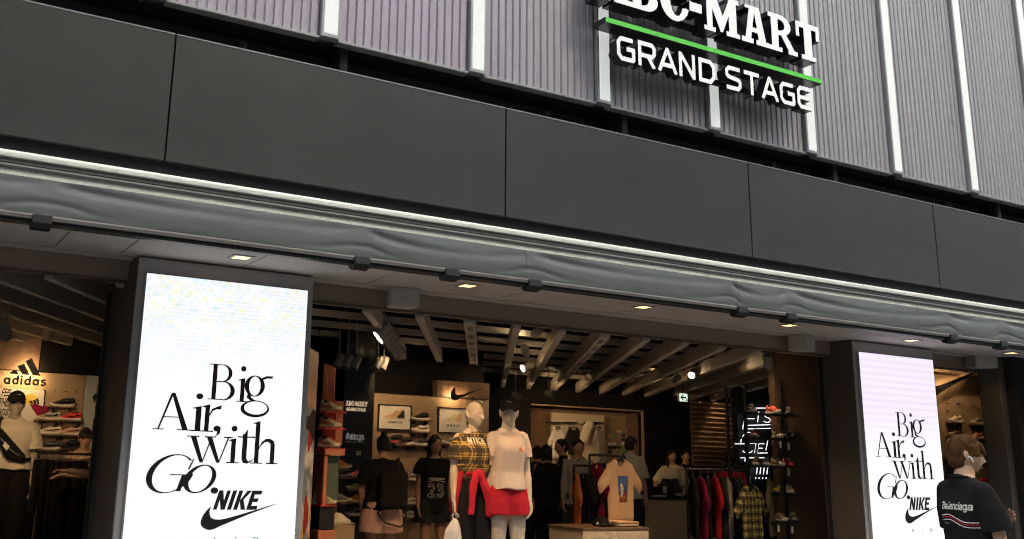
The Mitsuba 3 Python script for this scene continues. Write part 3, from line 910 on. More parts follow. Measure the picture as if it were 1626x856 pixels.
def head_mesh(sub=4, female=False, plain=False):
    """A head about its middle: x right, y the way it faces, z up; 0.235 tall."""
    s = trimesh.creation.icosphere(subdivisions=sub)
    d = np.array(s.vertices)
    x, y, z = d.T
    v = d * [.0745, .096, .1175]
    low = np.clip(-z, 0, 1)
    v[:, 0] *= 1 - .34 * low ** 1.5
    back = (y < 0)
    v[:, 1] = np.where(back, v[:, 1] * (1 - .42 * low ** 1.2), v[:, 1] * (1 - .10 * low ** 2))
    v[:, 1] += .012 * low ** 2 * (y > 0)
    front = np.clip(y, 0, 1)
    G = lambda cx, cz, sx, sz: np.exp(-((x - cx) / sx) ** 2 - ((z - cz) / sz) ** 2) * front
    a = 1.0
    v[:, 1] += (.020 * G(0, -.27, .13, .10) + .012 * G(0, -.12, .10, .17)) * (1.25 if plain else 1.0 if not female else .8)
    v[:, 1] -= a * .010 * (G(.36, .02, .17, .12) + G(-.36, .02, .17, .12))
    v[:, 1] += .004 * (G(.3, .2, .3, .08) + G(-.3, .2, .3, .08))
    v[:, 1] += .006 * G(0, -.52, .22, .045) + .006 * G(0, -.63, .18, .05) - .004 * G(0, -.575, .25, .02)
    v[:, 1] += .008 * G(0, -.86, .25, .12)
    v[:, 0] += np.sign(x) * .004 * np.exp(-((z + .2) / .25) ** 2) * np.exp(-((y - .55) / .3) ** 2)
    s.vertices = v
    return s


EARS = lambda: [hull(ball((sx * .073, -.012, .004), (.007, .017, .024), True), ball((sx * .082, -.022, .012), (.005, .013, .022), True), ball((sx * .076, -.006, -.026), (.006, .009, .010), True)) for sx in (-1, 1)]


def rotz(a):
    c, s = math.cos(math.radians(a)), math.sin(math.radians(a))
    return np.array([[c, -s, 0], [s, c, 0], [0, 0, 1.0]])


def rotx(a):
    c, s = math.cos(math.radians(a)), math.sin(math.radians(a))
    return np.array([[1, 0, 0], [0, c, -s], [0, s, c.real]])


def unit(v):
    v = np.asarray(v, float)
    return v / np.linalg.norm(v)


def hand(wrist, d, palm, side, k=1.0):
    """Palm, four bent fingers of unequal length and a thumb; d: along the hand, palm: the way the palm faces."""
    d = unit(d); palm = unit(np.asarray(palm) - d * np.dot(palm, d)); w = np.cross(palm, d) * side   # w: towards the thumb
    P = lambda a, b, c: wrist + (d * a + w * b + palm * c) * k
    out = [hull(ball(P(.0, 0, 0), .024 * k, True), ball(P(.03, .020, 0), .016 * k, True), ball(P(.03, -.022, 0), .016 * k, True), ball(P(.085, .030, 0), .0115 * k, True), ball(P(.082, -.030, .002), .0105 * k, True))]
    for b, ln, r in ((.030, .078, .0092), (.010, .088, .0095), (-.011, .082, .0092), (-.030, .064, .0082)):
        a0, a1, a2, a3 = P(.082, b, .0), P(.082 + ln * .45, b * 1.05, .007), P(.082 + ln * .72, b * 1.05, .022), P(.082 + ln * .88, b * 1.03, .038)
        for p, q, r0, r1 in ((a0, a1, r, r * .95), (a1, a2, r * .95, r * .9), (a2, a3, r * .9, r * .8)):
            out.append(hull(ball(p, r0 * k, True), ball(q, r1 * k, True)))
    t0, t1, t2 = P(.022, .026, .004), P(.060, .052, .016), P(.092, .056, .030)
    out += [hull(ball(t0, .0135 * k, True), ball(t1, .0105 * k, True)), hull(ball(t1, .0105 * k, True), ball(t2, .0085 * k, True))]
    return out


def figure(name, label, cat_, at, H=1.70, face=0.0, skin='skin', arms=None, legs=None, head=(0, 0), female=False, slim=1.0, edge=.014, top=None, bottom=None, hair=None, shoes=None,
           group=None, face_on=True, headsub=4, plain=False, hands=True, lean=0.0, torso=1.0):
    """A standing figure. face: degrees, 0 looks into the shop (+y), 90 to its left (-x). arms: per side (upper arm, forearm, palm) directions in the body's own frame (x right, y front, z up).
    top / bottom: dicts of the clothes. Returns its key and the joints in the world."""
    k = H / 1.72
    w = slim * (.92 if female else 1.0)
    Rb = rotz(face)
    O = np.asarray(at, float)
    W = lambda p: O + Rb @ (np.asarray(p, float) * k)
    Rl = rotx(-lean)
    def J(p):                                     # upper body leans about the hips
        p = np.asarray(p, float)
        return Rl @ (p - [0, 0, .95]) + [0, 0, .95] if p[2] > .95 else p
    arms = arms or {}
    legs = legs or {}
    sh = {s: J((s * .168 * w, -.01, 1.385)) for s in (-1, 1)}
    el, wr, hd, pl = {}, {}, {}, {}
    for s in (-1, 1):
        ua, fa, pm = arms.get(s, ((s * .12, .0, -1), (s * .06, .16, -1), (-s, .1, 0)))
        el[s] = sh[s] + unit(ua) * .285
        wr[s] = el[s] + unit(fa) * .245
        hd[s], pl[s] = unit(fa), np.asarray(pm, float)
    hip = {s: np.array((s * .088 * w, 0, .915)) for s in (-1, 1)}
    kn, an = {}, {}
    for s in (-1, 1):
        th, shn = legs.get(s, ((s * .04, .03, -1), (s * .02, -.04, -1)))
        kn[s] = hip[s] + unit(th) * .43
        an[s] = kn[s] + unit(shn) * .405
    b = lambda c, r: ball(c, np.asarray(r) if np.ndim(r) else r)
    hips_ = np.vstack([b((-.07 * w, -.015, .94), (.095 * w, .105, .10)), b((.07 * w, -.015, .94), (.095 * w, .105, .10))])
    waist = np.vstack([b(J((-.05 * w, .0, 1.09)), (.085 * w, .085, .07)), b(J((.05 * w, .0, 1.09)), (.085 * w, .085, .07))])
    chest = np.vstack([b(J((-.07 * w, .005, 1.27)), (.092 * w, .108 * (1.05 if female else 1), .09)), b(J((.07 * w, .005, 1.27)), (.092 * w, .108 * (1.05 if female else 1), .09))])
    yoke = np.vstack([b(J((-.108 * w, -.012, 1.385)), (.056, .058, .052)), b(J((.108 * w, -.012, 1.385)), (.056, .058, .052))])
    nk0, nk1 = J((0, -.012, 1.43)), J((0, .012, 1.53))
    body = [m3.Manifold.hull_points(np.vstack(x)) for x in ((hips_, waist), (waist, chest), (chest, yoke), (yoke, b(nk0 + [0, 0, .03], .055)))]
    nr = .052 if female else .060
    body.append(hull(b(nk0, nr + .006), b(nk1, nr - .006)))
    for s in (-1, 1):
        mid = el[s] + (wr[s] - el[s]) * .3
        body += [hull(b(sh[s], .054), b(sh[s] + (el[s] - sh[s]) * .45, .047 * (.9 if female else 1)), b(el[s], .038)), hull(b(el[s], .038), b(mid, .041 * (.92 if female else 1))), hull(b(mid, .041 * (.92 if female else 1)), b(wr[s], (.027, .027, .027)))]
        if hands:
            body += hand(wr[s], hd[s], pl[s], s, 1.0 if not female else .93)
        body += [hull(b(hip[s] + [0, 0, .02], .098), b(hip[s] + (kn[s] - hip[s]) * .4, .082), b(kn[s], .056)), hull(b(kn[s], .056), b(kn[s] + (an[s] - kn[s]) * .32 + [0, -.012, 0], .057)),
                 hull(b(kn[s] + (an[s] - kn[s]) * .32 + [0, -.012, 0], .057), b(an[s], .037))]
        f0 = an[s] + [0, -.03, -.045]; f1 = an[s] + [s * .02, .16, -.058]
        body += [hull(b(an[s], .037), b(f0, (.034, .04, .034))), hull(b(f0, (.034, .04, .034)), b(an[s] + [s * .008, .09, -.05], (.042, .04, .028)), b(f1, (.036, .03, .02)))]
    hm = head_mesh(headsub, female, plain)
    yaw, pitch = head
    Rh = rotz(yaw) @ rotx(pitch)
    hc = J((0, .024, 1.6))
    hv = m3.Manifold.batch_boolean([tri2man(hm)] + EARS(), m3.OpType.Add)
    hvt = man2tri(hv); hvt.vertices = hvt.vertices @ Rh.T + hc
    t0 = melt(body, edge, 8)
    store = {}
    whole = m3.Manifold.batch_boolean([tri2man(t0), tri2man(hvt)], m3.OpType.Add)
    bm = man2tri(whole)
    key = thing(name, label, cat_, group)
    fin = lambda t: trimesh.Trimesh(O + (np.asarray(t.vertices) * k) @ Rb.T, t.faces, process=False)
    part(key, 'body', fin(bm), skin, 50)
    atH = lambda p: Rh @ np.asarray(p, float) + hc
    # ---- clothes
    if top:
        e = top.get('ease', .02)
        hem = top.get('hem', .86)
        g = lambda pts, c, q: pts + (pts - c) / np.maximum(np.linalg.norm(pts - c, axis=1, keepdims=True), 1e-6) * q
        cc = lambda z: np.array(J((0, 0, z)))
        tt = np.linspace(0, 2 * np.pi, 40, endpoint=False)
        rx_, ry_ = top.get('hemw', .180) * w + e * 1.15, .122 + e * 1.2
        hz = np.vstack([np.stack([rx_ * np.sign(np.cos(tt)) * np.abs(np.cos(tt)) ** .8, -.005 + ry_ * np.sign(np.sin(tt)) * np.abs(np.sin(tt)) ** .85, 0 * tt + q], 1) for q in (hem, hem + .012)])
        P0 = [m3.Manifold.hull_points(np.vstack(x)) for x in ((hz, g(waist, cc(1.09), e * 1.2)), (g(waist, cc(1.09), e * 1.2), g(chest, cc(1.27), e)), (g(chest, cc(1.27), e), g(yoke, cc(1.395), e * .5)))]
        if top.get('high', False):
            P0.append(hull(b(nk0 + [0, 0, .0], nr + .012), b(nk0 + [0, 0, .055], nr + .006)))
        P0.append(m3.Manifold.hull_points(np.vstack([g(yoke, cc(1.395), e * .45), b(nk0 + [0, 0, .006], nr + .011)])))
        f = top.get('sleeve', .62)
        if f > 0:
            fl = top.get('flare', .02)
            for s in (-1, 1):
                if f <= 1:
                    P0.append(hull(b(sh[s] + [-s * .012, 0, -.006], .058 + e * .35), disc(sh[s] + (el[s] - sh[s]) * f * .5, el[s] - sh[s], .052 + e * .7 + fl * .4), disc(sh[s] + (el[s] - sh[s]) * (f + .04), el[s] - sh[s], .047 + e * .6 + fl)))
                else:
                    P0.append(hull(b(sh[s] + [-s * .012, 0, -.006], .058 + e * .35), b(el[s], .042 + e * .7)))
                    P0.append(hull(b(el[s], .042 + e * .7), disc(el[s] + (wr[s] - el[s]) * (f - 1), wr[s] - el[s], .034 + e * .6)))
        t = melt(P0, edge, 6)
        v = np.asarray(t.vertices)
        if lean == 0:
            v[:, 2] += np.where(v[:, 2] < hem + .02, .006 * np.sin(v[:, 0] * 30) + .004 * np.sin(v[:, 1] * 50), 0)
        t.vertices = v
        crumple(t, top.get('fold', .007), (7, 7, 3.2), top.get('seed', 3))
        store['top'] = fin(t)
        ck = store['top_key'] = part(key, top.get('name', 'shirt'), store['top'], top['mat'], 45, label=top.get('label'))
        if top.get('collar'):
            an_ = np.linspace(0, 2 * np.pi, 30)
            ring = np.array([W(nk0 + [math.cos(x) * (nr + .016), math.sin(x) * (nr + .016) * .95, .030 - .014 * math.sin(x)]) for x in an_])
            part(ck, 'collar', rod(ring, .009 * k, 8), top['collar'], True)
    if bottom:
        e = bottom.get('ease', .016)
        ln = bottom.get('len', 1.0)
        kind = bottom.get('kind', 'legs')
        P0 = [m3.Manifold.hull_points(np.vstack([ball((s * .07 * w, -.012, .95), (.097 * w + e, .108 + e, .10)) for s in (-1, 1)] + [ball((s * .05 * w, 0, bottom.get('waist', 1.05)), (.088 * w + e * .5, .09 + e * .5, .02)) for s in (-1, 1)]))]
        for s in (-1, 1):
            th = kn[s] - hip[s]
            fl = bottom.get('flare', .0)
            if ln <= .5:
                q = hip[s] + th * (ln / .5)
                P0.append(hull(b(hip[s] + [0, -.01, .02], (.100 + e * .6, .112 + e, .10)), disc(q + [0, -.005, 0], -th, .088 + e + fl - .02 * (ln / .5)), disc(hip[s] + th * (ln * .8), -th, .090 + e + fl * .7)))
            else:
                P0.append(hull(b(hip[s] + [0, -.01, .0], .102 + e), b(hip[s] + th * .45, .086 + e), b(kn[s], .06 + e + fl)))
                q = kn[s] + (an[s] - kn[s]) * min(1, (ln - .5) / .5)
                P0.append(hull(b(kn[s], .06 + e + fl), disc(q + [0, 0, -.01], an[s] - kn[s], .046 + e + fl)))
        t = melt(P0, edge, 6)
        crumple(t, bottom.get('fold', .005), (8, 8, 4), 5)
        store['bottom'] = fin(t)
        store['bottom_key'] = part(key, bottom.get('name', 'trousers'), store['bottom'], bottom['mat'], 45)
    if shoes:
        for s in (-1, 1):
            f0 = an[s] + [0, -.035, -.035]; f1 = an[s] + [s * .022, .17, -.055]
            u = melt([hull(ball(an[s] + [0, -.01, .0], .047), ball(f0, (.044, .05, .035))), hull(ball(f0, (.044, .05, .035)), ball(an[s] + [s * .008, .09, -.042], (.049, .04, .034)), ball(f1, (.042, .035, .024)))], edge, 4)
            so = man2tri(hull(ball(f0 + [0, 0, -.03], (.048, .055, .014)), ball(f1 + [0, 0, -.014], (.046, .04, .014))))
            sk = part(key, 'shoe', fin(u), shoes[0], 45)
            part(sk, 'sole', fin(so), shoes[1], 45)
    if hair:
        kind = hair['kind']
        cap = hull(ball((0, -.012, .022), (.083, .101, .108)), ball((0, -.03, -.01), (.080, .084, .09)))
        cut = [m3.Manifold.hull_points(np.array([(x, y, z) for x in (-.2, .2) for (y, z) in hair.get('cut', [(.045, -.3), (.2, -.3), (.2, .055), (.075, .05)])]))]
        sd = hair.get('side', True)
        if sd:     # clear of the ears
            cut += [m3.Manifold.hull_points(np.array([(x, y, z) for x in (-.2, .2) for (y, z) in [(-.04, -.3), (.2, -.3), (.2, -.005), (.028, .0), (-.03, -.03)]]))]
        H0 = [cap - m3.Manifold.batch_boolean(cut, m3.OpType.Add)]
        H0[0] = H0[0] - m3.Manifold.hull_points(np.array([(x, y, z) for x in (-.2, .2) for (y, z) in [(-.3, -.3), (.3, -.3), (.3, hair.get('nape', -.085)), (-.3, hair.get('nape', -.085))]]))
        if kind == 'bun':
            H0 += [hull(ball((0, -.03, .128), (.034, .036, .03)), ball((0, -.045, .135), .028))]
        if kind == 'fringe':
            H0 += [hull(ball((x0, .062, .072), (.024, .022, .02)), ball((x0 * 1.02, .090, .040), (.016, .012, .014)), ball((x0 * 1.02, .098, .018), (.011, .007, .010))) for x0 in (-.05, -.025, 0, .025, .05)]
            H0 += [hull(ball((s * .066, .02, .05), (.016, .05, .03)), ball((s * .074, .045, .012), (.008, .02, .016))) for s in (-1, 1)]
        if kind == 'long':
            H0 += [hull(ball((s * .055, -.02, .03), (.034, .06, .05)), ball((s * .062, -.03, -.10), (.026, .045, .04)), ball((s * .062, -.025, -.20), (.022, .032, .03))) for s in (-1, 1)]
            H0 += [hull(ball((0, -.06, .03), (.06, .035, .06)), ball((0, -.062, -.18), (.055, .022, .03)))]
        if kind == 'afro':
            H0 += [man2tri and hull(ball((0, -.02, .05), (.11, .115, .105)))]
            H0[-1] = H0[-1] - m3.Manifold.batch_boolean(cut, m3.OpType.Add)
        t = melt(H0, min(edge, .010), 3)
        crumple(t, hair.get('fold', .006), (60, 60, 14), 2)
        t.vertices = np.asarray(t.vertices) @ Rh.T + hc
        part(key, 'hair', fin(t), hair['mat'], 50)
    if face_on:
        for s in (-1, 1):
            e0 = hull(ball((s * .0300, .0830, .0030), (.0105, .0045, .0032)))
            t = man2tri(e0); t.vertices = np.asarray(t.vertices) @ Rh.T + hc
            part(key, 'eye', fin(t), 'eye_dark', True)
            e1 = hull(ball((s * .018, .0885, .020), (.005, .003, .0018)), ball((s * .042, .080, .0215), (.005, .003, .0015)))
            t = man2tri(e1); t.vertices = np.asarray(t.vertices) @ Rh.T + hc
            part(key, 'eyebrow', fin(t), hair['mat'] if hair else 'eye_dark', True)
        e2 = hull(ball((-.014, .0885, -.0665), (.006, .004, .004)), ball((.014, .0885, -.0665), (.006, .004, .004)), ball((0, .0925, -.067), (.008, .004, .0065)))
        t = man2tri(e2); t.vertices = np.asarray(t.vertices) @ Rh.T + hc
        part(key, 'lips', fin(t), 'lip_pink', True)
    joints = dict(W=W, head=lambda p: W(atH(p)), sh={s: W(sh[s]) for s in sh}, el={s: W(el[s]) for s in el}, wr={s: W(wr[s]) for s in wr}, hand={s: W(wr[s] + hd[s] * .12) for s in wr}, kn={s: W(kn[s]) for s in kn},
                  fin=fin, J=J, k=k, R=Rb, Rh=Rh, hc=hc, nk=W(nk0), **store)
    return key, joints


def basecap(key, j, mat, badge=None, yaw=0, pitch=0):
    """A cap with a curved peak on a figure's head."""
    crown = hull(ball((0, -.008, .045), (.085, .104, .092))) - m3.Manifold.hull_points(np.array([(x, y, z) for x in (-.2, .2) for (y, z) in [(-.3, -.3), (.3, -.3), (.3, .042), (-.3, .012)]]))
    P0 = []
    for a in np.linspace(-1, 1, 7):
        P0.append(ball((a * .068, .066 - .028 * abs(a), .046 - .018 * a * a), (.012, .02, .004), True))
        P0.append(ball((a * .055, .155 - .035 * a * a, .030 - .022 * a * a), (.012, .012, .0035), True))
    peak = [m3.Manifold.hull_points(np.vstack(P0[i:i + 4])) for i in range(0, len(P0) - 2, 2)]
    fin, Rh, hc = j['fin'], j['Rh'], j['hc']
    def put(n, t, m, s=45):
        t.vertices = np.asarray(t.vertices) @ Rh.T + hc
        part(key, n, fin(t), m, s)
        return
    c = numbered
    put('cap_crown', melt([crown], .01, 3), mat)
    put('cap_peak', melt(peak, .01, 3), mat)
    put('cap_button', man2tri(hull(ball((0, -.008, .138), (.007, .007, .004)))), mat)
    if badge:
        put('cap_badge', man2tri(hull(ball((-.012, .095, .088), (.006, .004, .003)), ball((.018, .092, .096), (.004, .004, .002)))), badge)


# skins, hair and cloth
def cloth(name, col, rough=.85, amp=.10, f=18):
    pbr(name, tint(col, amp, f), rough, 0, .12)


for n_, c_ in (('skin', (.50, .30, .20)), ('skin_pale', (.54, .33, .22)), ('skin_tan', (.42, .24, .155))):
    pbr(n_, tint(c_, .05, 25), .5, 0, .4)
pbr('mannequin_cream', tint((.60, .50, .39), .03, 10), .33, 0, .5)
pbr('mannequin_grey', tint((.42, .36, .28), .04, 10), .4, 0, .5)
pbr('eye_dark', (.02, .015, .012), .2)
pbr('lip_pink', (.36, .16, .12), .5)


def hair_fn(col):
    c = np.array(col)
    def fn(p, n, uv):
        k = noise(p.x * 260, p.y * 260, p.z * 30)
        return mi.Color3f(*[float(x) for x in c]) * (.55 + .9 * k)
    return proc(fn)


pbr('hair_black', hair_fn((.018, .015, .013)), .5, 0, .3)
pbr('hair_brown', hair_fn((.082, .040, .017)), .65, 0, .05)
cloth('cloth_black', (.014, .0132, .0135)); cloth('cloth_blush', (.62, .52, .46)); cloth('cloth_charcoal', (.03, .03, .034)); cloth('cloth_white', (.68, .64, .60)); cloth('cloth_cream', (.60, .55, .44))
cloth('cloth_grey', (.28, .26, .24)); cloth('cloth_red', (.50, .025, .045)); cloth('cloth_pink', (.58, .36, .30)); cloth('cloth_navy', (.022, .026, .045)); cloth('cloth_maroon', (.22, .012, .05))
cloth('cloth_tan', (.60, .40, .25)); cloth('cloth_orange', (.62, .20, .07)); cloth('cloth_denim', (.06, .075, .12)); cloth('cloth_olive', (.13, .12, .07)); cloth('cloth_shirt', (.50, .50, .48)); cloth('cloth_midgrey', (.20, .19, .185))
cloth('cloth_crimson', (.42, .02, .035)); cloth('cloth_green', (.12, .30, .10)); cloth('paper_white', (.72, .70, .64), .6)

# ------------------------------------------------------------------ small makers
from scipy.interpolate import LinearNDInterpolator, NearestNDInterpolator


def decal(parent, name, shape, surf, o, out, up, mat, lift=.002, seg=.012):
    """A flat print (u right, v up, metres) laid on the surface of a garment: o its origin, out the way it faces."""
    out = unit(out); up = unit(np.asarray(up, float) - out * np.dot(up, out)); r = np.cross(up, out)
    g = shape.segmentize(seg)
    ms = []
    for q in getattr(g, 'geoms', [g]):
        if q.area < 1e-8:
            continue
        ms.append(trimesh.creation.extrude_polygon(q, 1.0, engine='earcut'))
    m = cat(*ms)
    if seg < .03:
        keep = m
        m = m.subdivide_to_size(seg * 2.2, max_iter=6) if len(m.faces) < 4000 else m
    V_ = np.asarray(surf.vertices); n = np.asarray(surf.vertex_normals)
    rel = V_ - o
    u, v, d = rel @ r, rel @ up, rel @ out
    ok = (n @ out > .05)
    L0 = LinearNDInterpolator(np.stack([u[ok], v[ok]], 1), d[ok]); N0 = NearestNDInterpolator(np.stack([u[ok], v[ok]], 1), d[ok])
    mv = np.asarray(m.vertices)
    dd = L0(mv[:, :2]); bad = np.isnan(dd); dd[bad] = N0(mv[bad, :2])
    P = o + mv[:, :1] * r + mv[:, 1:2] * up + (dd + lift * (mv[:, 2] * 1.0 + .3))[:, None] * out
    t = trimesh.Trimesh(P, m.faces, process=False)
    return part(parent, name, t, mat)


def text_shape(text, w, h=None, bold=True):
    """Inter capitals as an outline w wide."""
    m = meshkit.text_mesh(text, 1.0, depth=1.0, bold=bold)
    return m


def flat_mesh_decal(parent, name, m, surf, o, out, up, mat, w, h, lift=.002):
    """As decal, for a text mesh stretched to w x h."""
    out = unit(out); up = unit(np.asarray(up, float) - out * np.dot(up, out)); r = np.cross(up, out)
    b = m.bounds
    mv = (np.asarray(m.vertices) - b[0]) / (b[1] - b[0]) * [w, h, 1]
    V_ = np.asarray(surf.vertices); n = np.asarray(surf.vertex_normals); rel = V_ - o
    ok = (n @ out > .05)
    L0 = LinearNDInterpolator(np.stack([rel @ r, rel @ up], 1)[ok], (rel @ out)[ok]); N0 = NearestNDInterpolator(np.stack([rel @ r, rel @ up], 1)[ok], (rel @ out)[ok])
    dd = L0(mv[:, :2]); bad = np.isnan(dd); dd[bad] = N0(mv[bad, :2])
    P = o + mv[:, :1] * r + mv[:, 1:2] * up + (dd + lift * (mv[:, 2] + .3))[:, None] * out
    return part(parent, name, trimesh.Trimesh(P, m.faces, process=False), mat)


def shoe_meshes():
    """A trainer 0.29 long, toe towards +x: sole, upper, collar, side stripe, laces."""
    s = np.linspace(0, 1, 19)
    half = np.interp(s, [0, .04, .12, .3, .5, .7, .86, .95, 1], [.012, .026, .034, .033, .034, .045, .045, .033, .012])
    base = np.interp(s, [0, .1, .5, .8, 1], [.012, .002, .0, .004, .020])
    soft = np.interp(s, [0, .15, .5, .8, 1], [.040, .036, .028, .025, .034])
    X0 = (s - .5) * .29
    def loft(bot, topz, wid, n=12, power=.6, closed_top=True):
        v, f = [], []
        for i in range(len(s)):
            for a in np.linspace(0, 2 * np.pi, n, endpoint=False):
                c, q = math.cos(a), math.sin(a)
                yy = np.sign(c) * abs(c) ** power * wid[i]
                zz = bot[i] + (topz[i] - bot[i]) * (.5 + .5 * np.sign(q) * abs(q) ** power)
                v.append([X0[i], yy, zz])
        for i in range(len(s) - 1):
            for j in range(n):
                k = (j + 1) % n
                f += [[i * n + j, i * n + k, (i + 1) * n + k], [i * n + j, (i + 1) * n + k, (i + 1) * n + j]]
        v += [[X0[0], 0, (bot[0] + topz[0]) / 2], [X0[-1], 0, (bot[-1] + topz[-1]) / 2]]
        for j in range(n):
            k = (j + 1) % n
            f += [[len(v) - 2, k, j], [len(v) - 1, (len(s) - 1) * n + j, (len(s) - 1) * n + k]]
        m = trimesh.Trimesh(v, f, process=False); m.fix_normals(); return m
    sole = loft(base, base + soft, half + .004, power=.5)
    top = np.interp(s, [0, .03, .10, .22, .34, .46, .6, .78, .92, 1], [.085, .108, .118, .098, .092, .108, .083, .062, .050, .040])
    upper = loft(base + soft * .6, top, half * .93, n=14, power=.75)
    collar = hull(ball((-.072, 0, .102), (.034, .018, .012), True), ball((-.03, 0, .098), (.022, .016, .010), True))
    pts = smoothcurve([(-.105, .062), (-.04, .048), (.03, .050), (.062, .068), (.03, .060), (-.04, .060), (-.09, .078)], 3)
    st = []
    for sd in (-1, 1):
        m = trimesh.creation.extrude_polygon(Polygon(pts).buffer(0), .004, engine='earcut')
        yy = np.interp(np.asarray(m.vertices)[:, 0], X0, half * .93)
        vv = np.asarray(m.vertices).copy()
        st.append(trimesh.Trimesh(np.stack([vv[:, 0], sd * (yy * .97 + (vv[:, 2] - .002) * 1.0), vv[:, 1]], 1), m.faces, process=False))
    lace = [bar((x, -.020, z), (x + .004, .020, z), .006, .004) for x, z in ((.0, .109), (.018, .1), (.036, .089), (.054, .079))]
    return {'sole': mikit.ply(sole, None, 50), 'upper': mikit.ply(upper, None, 60), 'collar': mikit.ply(man2tri(collar), None, 50), 'side_stripe': mikit.ply(cat(*st)), 'laces': mikit.ply(cat(*lace))}


SHOE = shoe_meshes()
for n_, c_ in dict(white=(.70, .68, .63), black=(.022, .022, .025), red=(.62, .05, .06), coral=(.75, .16, .12), orange=(.70, .26, .07), lime=(.40, .52, .16), pale_green=(.52, .58, .36), grey=(.30, .29, .28), cream=(.66, .58, .46), pink=(.68, .40, .36),
                   blue=(.08, .13, .32), brown=(.22, .12, .07), yellow=(.70, .55, .10), dark_grey=(.09, .09, .095)).items():
    pbr('shoe_' + n_, tint(c_, .06, 40), .55, 0, .35)


def shoe(at, yaw, cols, label, group, s=1.0, pitch=0, name='trainer'):
    """cols: sole, upper, stripe."""
    k = thing(name, label, 'shoe', group)
    to = T().translate([float(v) for v in at]).rotate([0, 0, 1], yaw).rotate([0, 1, 0], pitch).scale(s)
    for n_, m in SHOE.items():
        b = {'sole': cols[0], 'upper': cols[1], 'side_stripe': cols[2], 'collar': 'black', 'laces': cols[3] if len(cols) > 3 else cols[2]}[n_]
        part(k, n_, m, 'shoe_' + b, to=to)
    return k


def ledge(c, w, dpt, label, group, mat='wood_dark', t=.012):
    """A small shelf under a shoe; c: middle of its front edge top."""
    k = thing('shoe_shelf', label, 'shelf', group)
    part(k, 'board', box(c[0] - w / 2, c[0] + w / 2, c[1], c[1] + dpt, c[2] - t, c[2], .003), mat)
    for sx in (-1, 1):
        part(k, 'bracket', box(c[0] + sx * w * .3 - .006, c[0] + sx * w * .3 + .006, c[1] + .03, c[1] + dpt, c[2] - t - .04, c[2] - t - .001), 'black_metal')
    return k


def garment(outline, thick=.05, fold=.012, seed=0, step=.02, dz=0.0, waves=3):
    """A hanging garment from its outline (u right, v up): puffed, creased cloth of real depth; faces +w."""
    P = Polygon(outline).buffer(0)
    a, b, c, d = P.bounds
    gx, gy = np.meshgrid(np.arange(a + step / 2, c, step), np.arange(b + step / 2, d, step))
    pts = np.stack([gx.ravel(), gy.ravel()], 1)
    from shapely import contains_xy
    inner = P.buffer(-step * .4)
    pts = pts[contains_xy(inner, pts[:, 0], pts[:, 1])]
    ring = P.exterior.segmentize(step * .9) if hasattr(P.exterior, 'segmentize') else P.exterior
    bp = np.asarray(ring.coords)[:-1]
    allp = np.vstack([bp, pts]); nb = len(bp)
    tri = Delaunay(allp).simplices
    cen = allp[tri].mean(1)
    tri = tri[contains_xy(P, cen[:, 0], cen[:, 1])]
    dist = np.array([P.exterior.distance(Point(*q)) for q in allp]); dist[:nb] = 0
    h = thick / 2 * np.sqrt(np.clip(1 - (1 - np.clip(dist / .09, 0, 1)) ** 2, 0, 1))
    q3 = np.stack([allp[:, 0] * waves * 3.2, allp[:, 1] * 1.7, 0 * allp[:, 0] + seed], 1)
    nz = (meshkit.fbm(q3, 3, seed) - .5) * 2 * fold * np.clip(dist / .03, 0, 1)
    low = np.clip((d - allp[:, 1]) / (d - b), 0, 1)
    wave = fold * .9 * low * np.sin(allp[:, 0] * 34 + seed) + fold * .5 * low * np.sin(allp[:, 0] * 61 + 2 * seed)
    n = len(allp)
    F = np.column_stack([allp, h + nz + wave]); Bk = np.column_stack([allp, -h + nz * .5 + wave])
    # make sure of a clean winding
    s0 = np.cross(allp[tri[:, 1]] - allp[tri[:, 0]], allp[tri[:, 2]] - allp[tri[:, 0]]) < 0
    tri[s0] = tri[s0][:, [0, 2, 1]]
    Bk[:nb] = F[:nb] - [0, 0, .004]
    side = []
    for i in range(nb):
        j = (i + 1) % nb
        side += [[i, n + i, n + j], [i, n + j, j]]
    m = trimesh.Trimesh(np.vstack([F, Bk]), np.vstack([tri, tri[:, ::-1] + n, side]), process=False)
    m.fix_normals()
    return m


def tee_outline(w=.52, h=.70, sl=.20, neck=.16):
    return [(-w / 2, 0), (w / 2, 0), (w / 2 + .005, h - .26), (w / 2 + sl * .72, h - .36), (w / 2 + sl * .98, h - .24), (w / 2 - .02, h - .02), (neck / 2 + .02, h + .035), (neck / 2, h + .03), (neck * .3, h - .03), (0, h - .045), (-neck * .3, h - .03),
            (-neck / 2, h + .03), (-neck / 2 - .02, h + .035), (-w / 2 + .02, h - .02), (-w / 2 - sl * .98, h - .24), (-w / 2 - sl * .72, h - .36), (-w / 2 - .005, h - .26)]


def placed(m, o, yaw):
    """u right, v up, w out -> the world; yaw 0 faces the street."""
    m = m.copy()
    M = np.eye(4)
    c, s = math.cos(math.radians(yaw)), math.sin(math.radians(yaw))
    M[:3, 0] = [c, s, 0]; M[:3, 1] = [0, 0, 1]; M[:3, 2] = [s, -c, 0]; M[:3, 3] = o
    m.apply_transform(M)
    return m


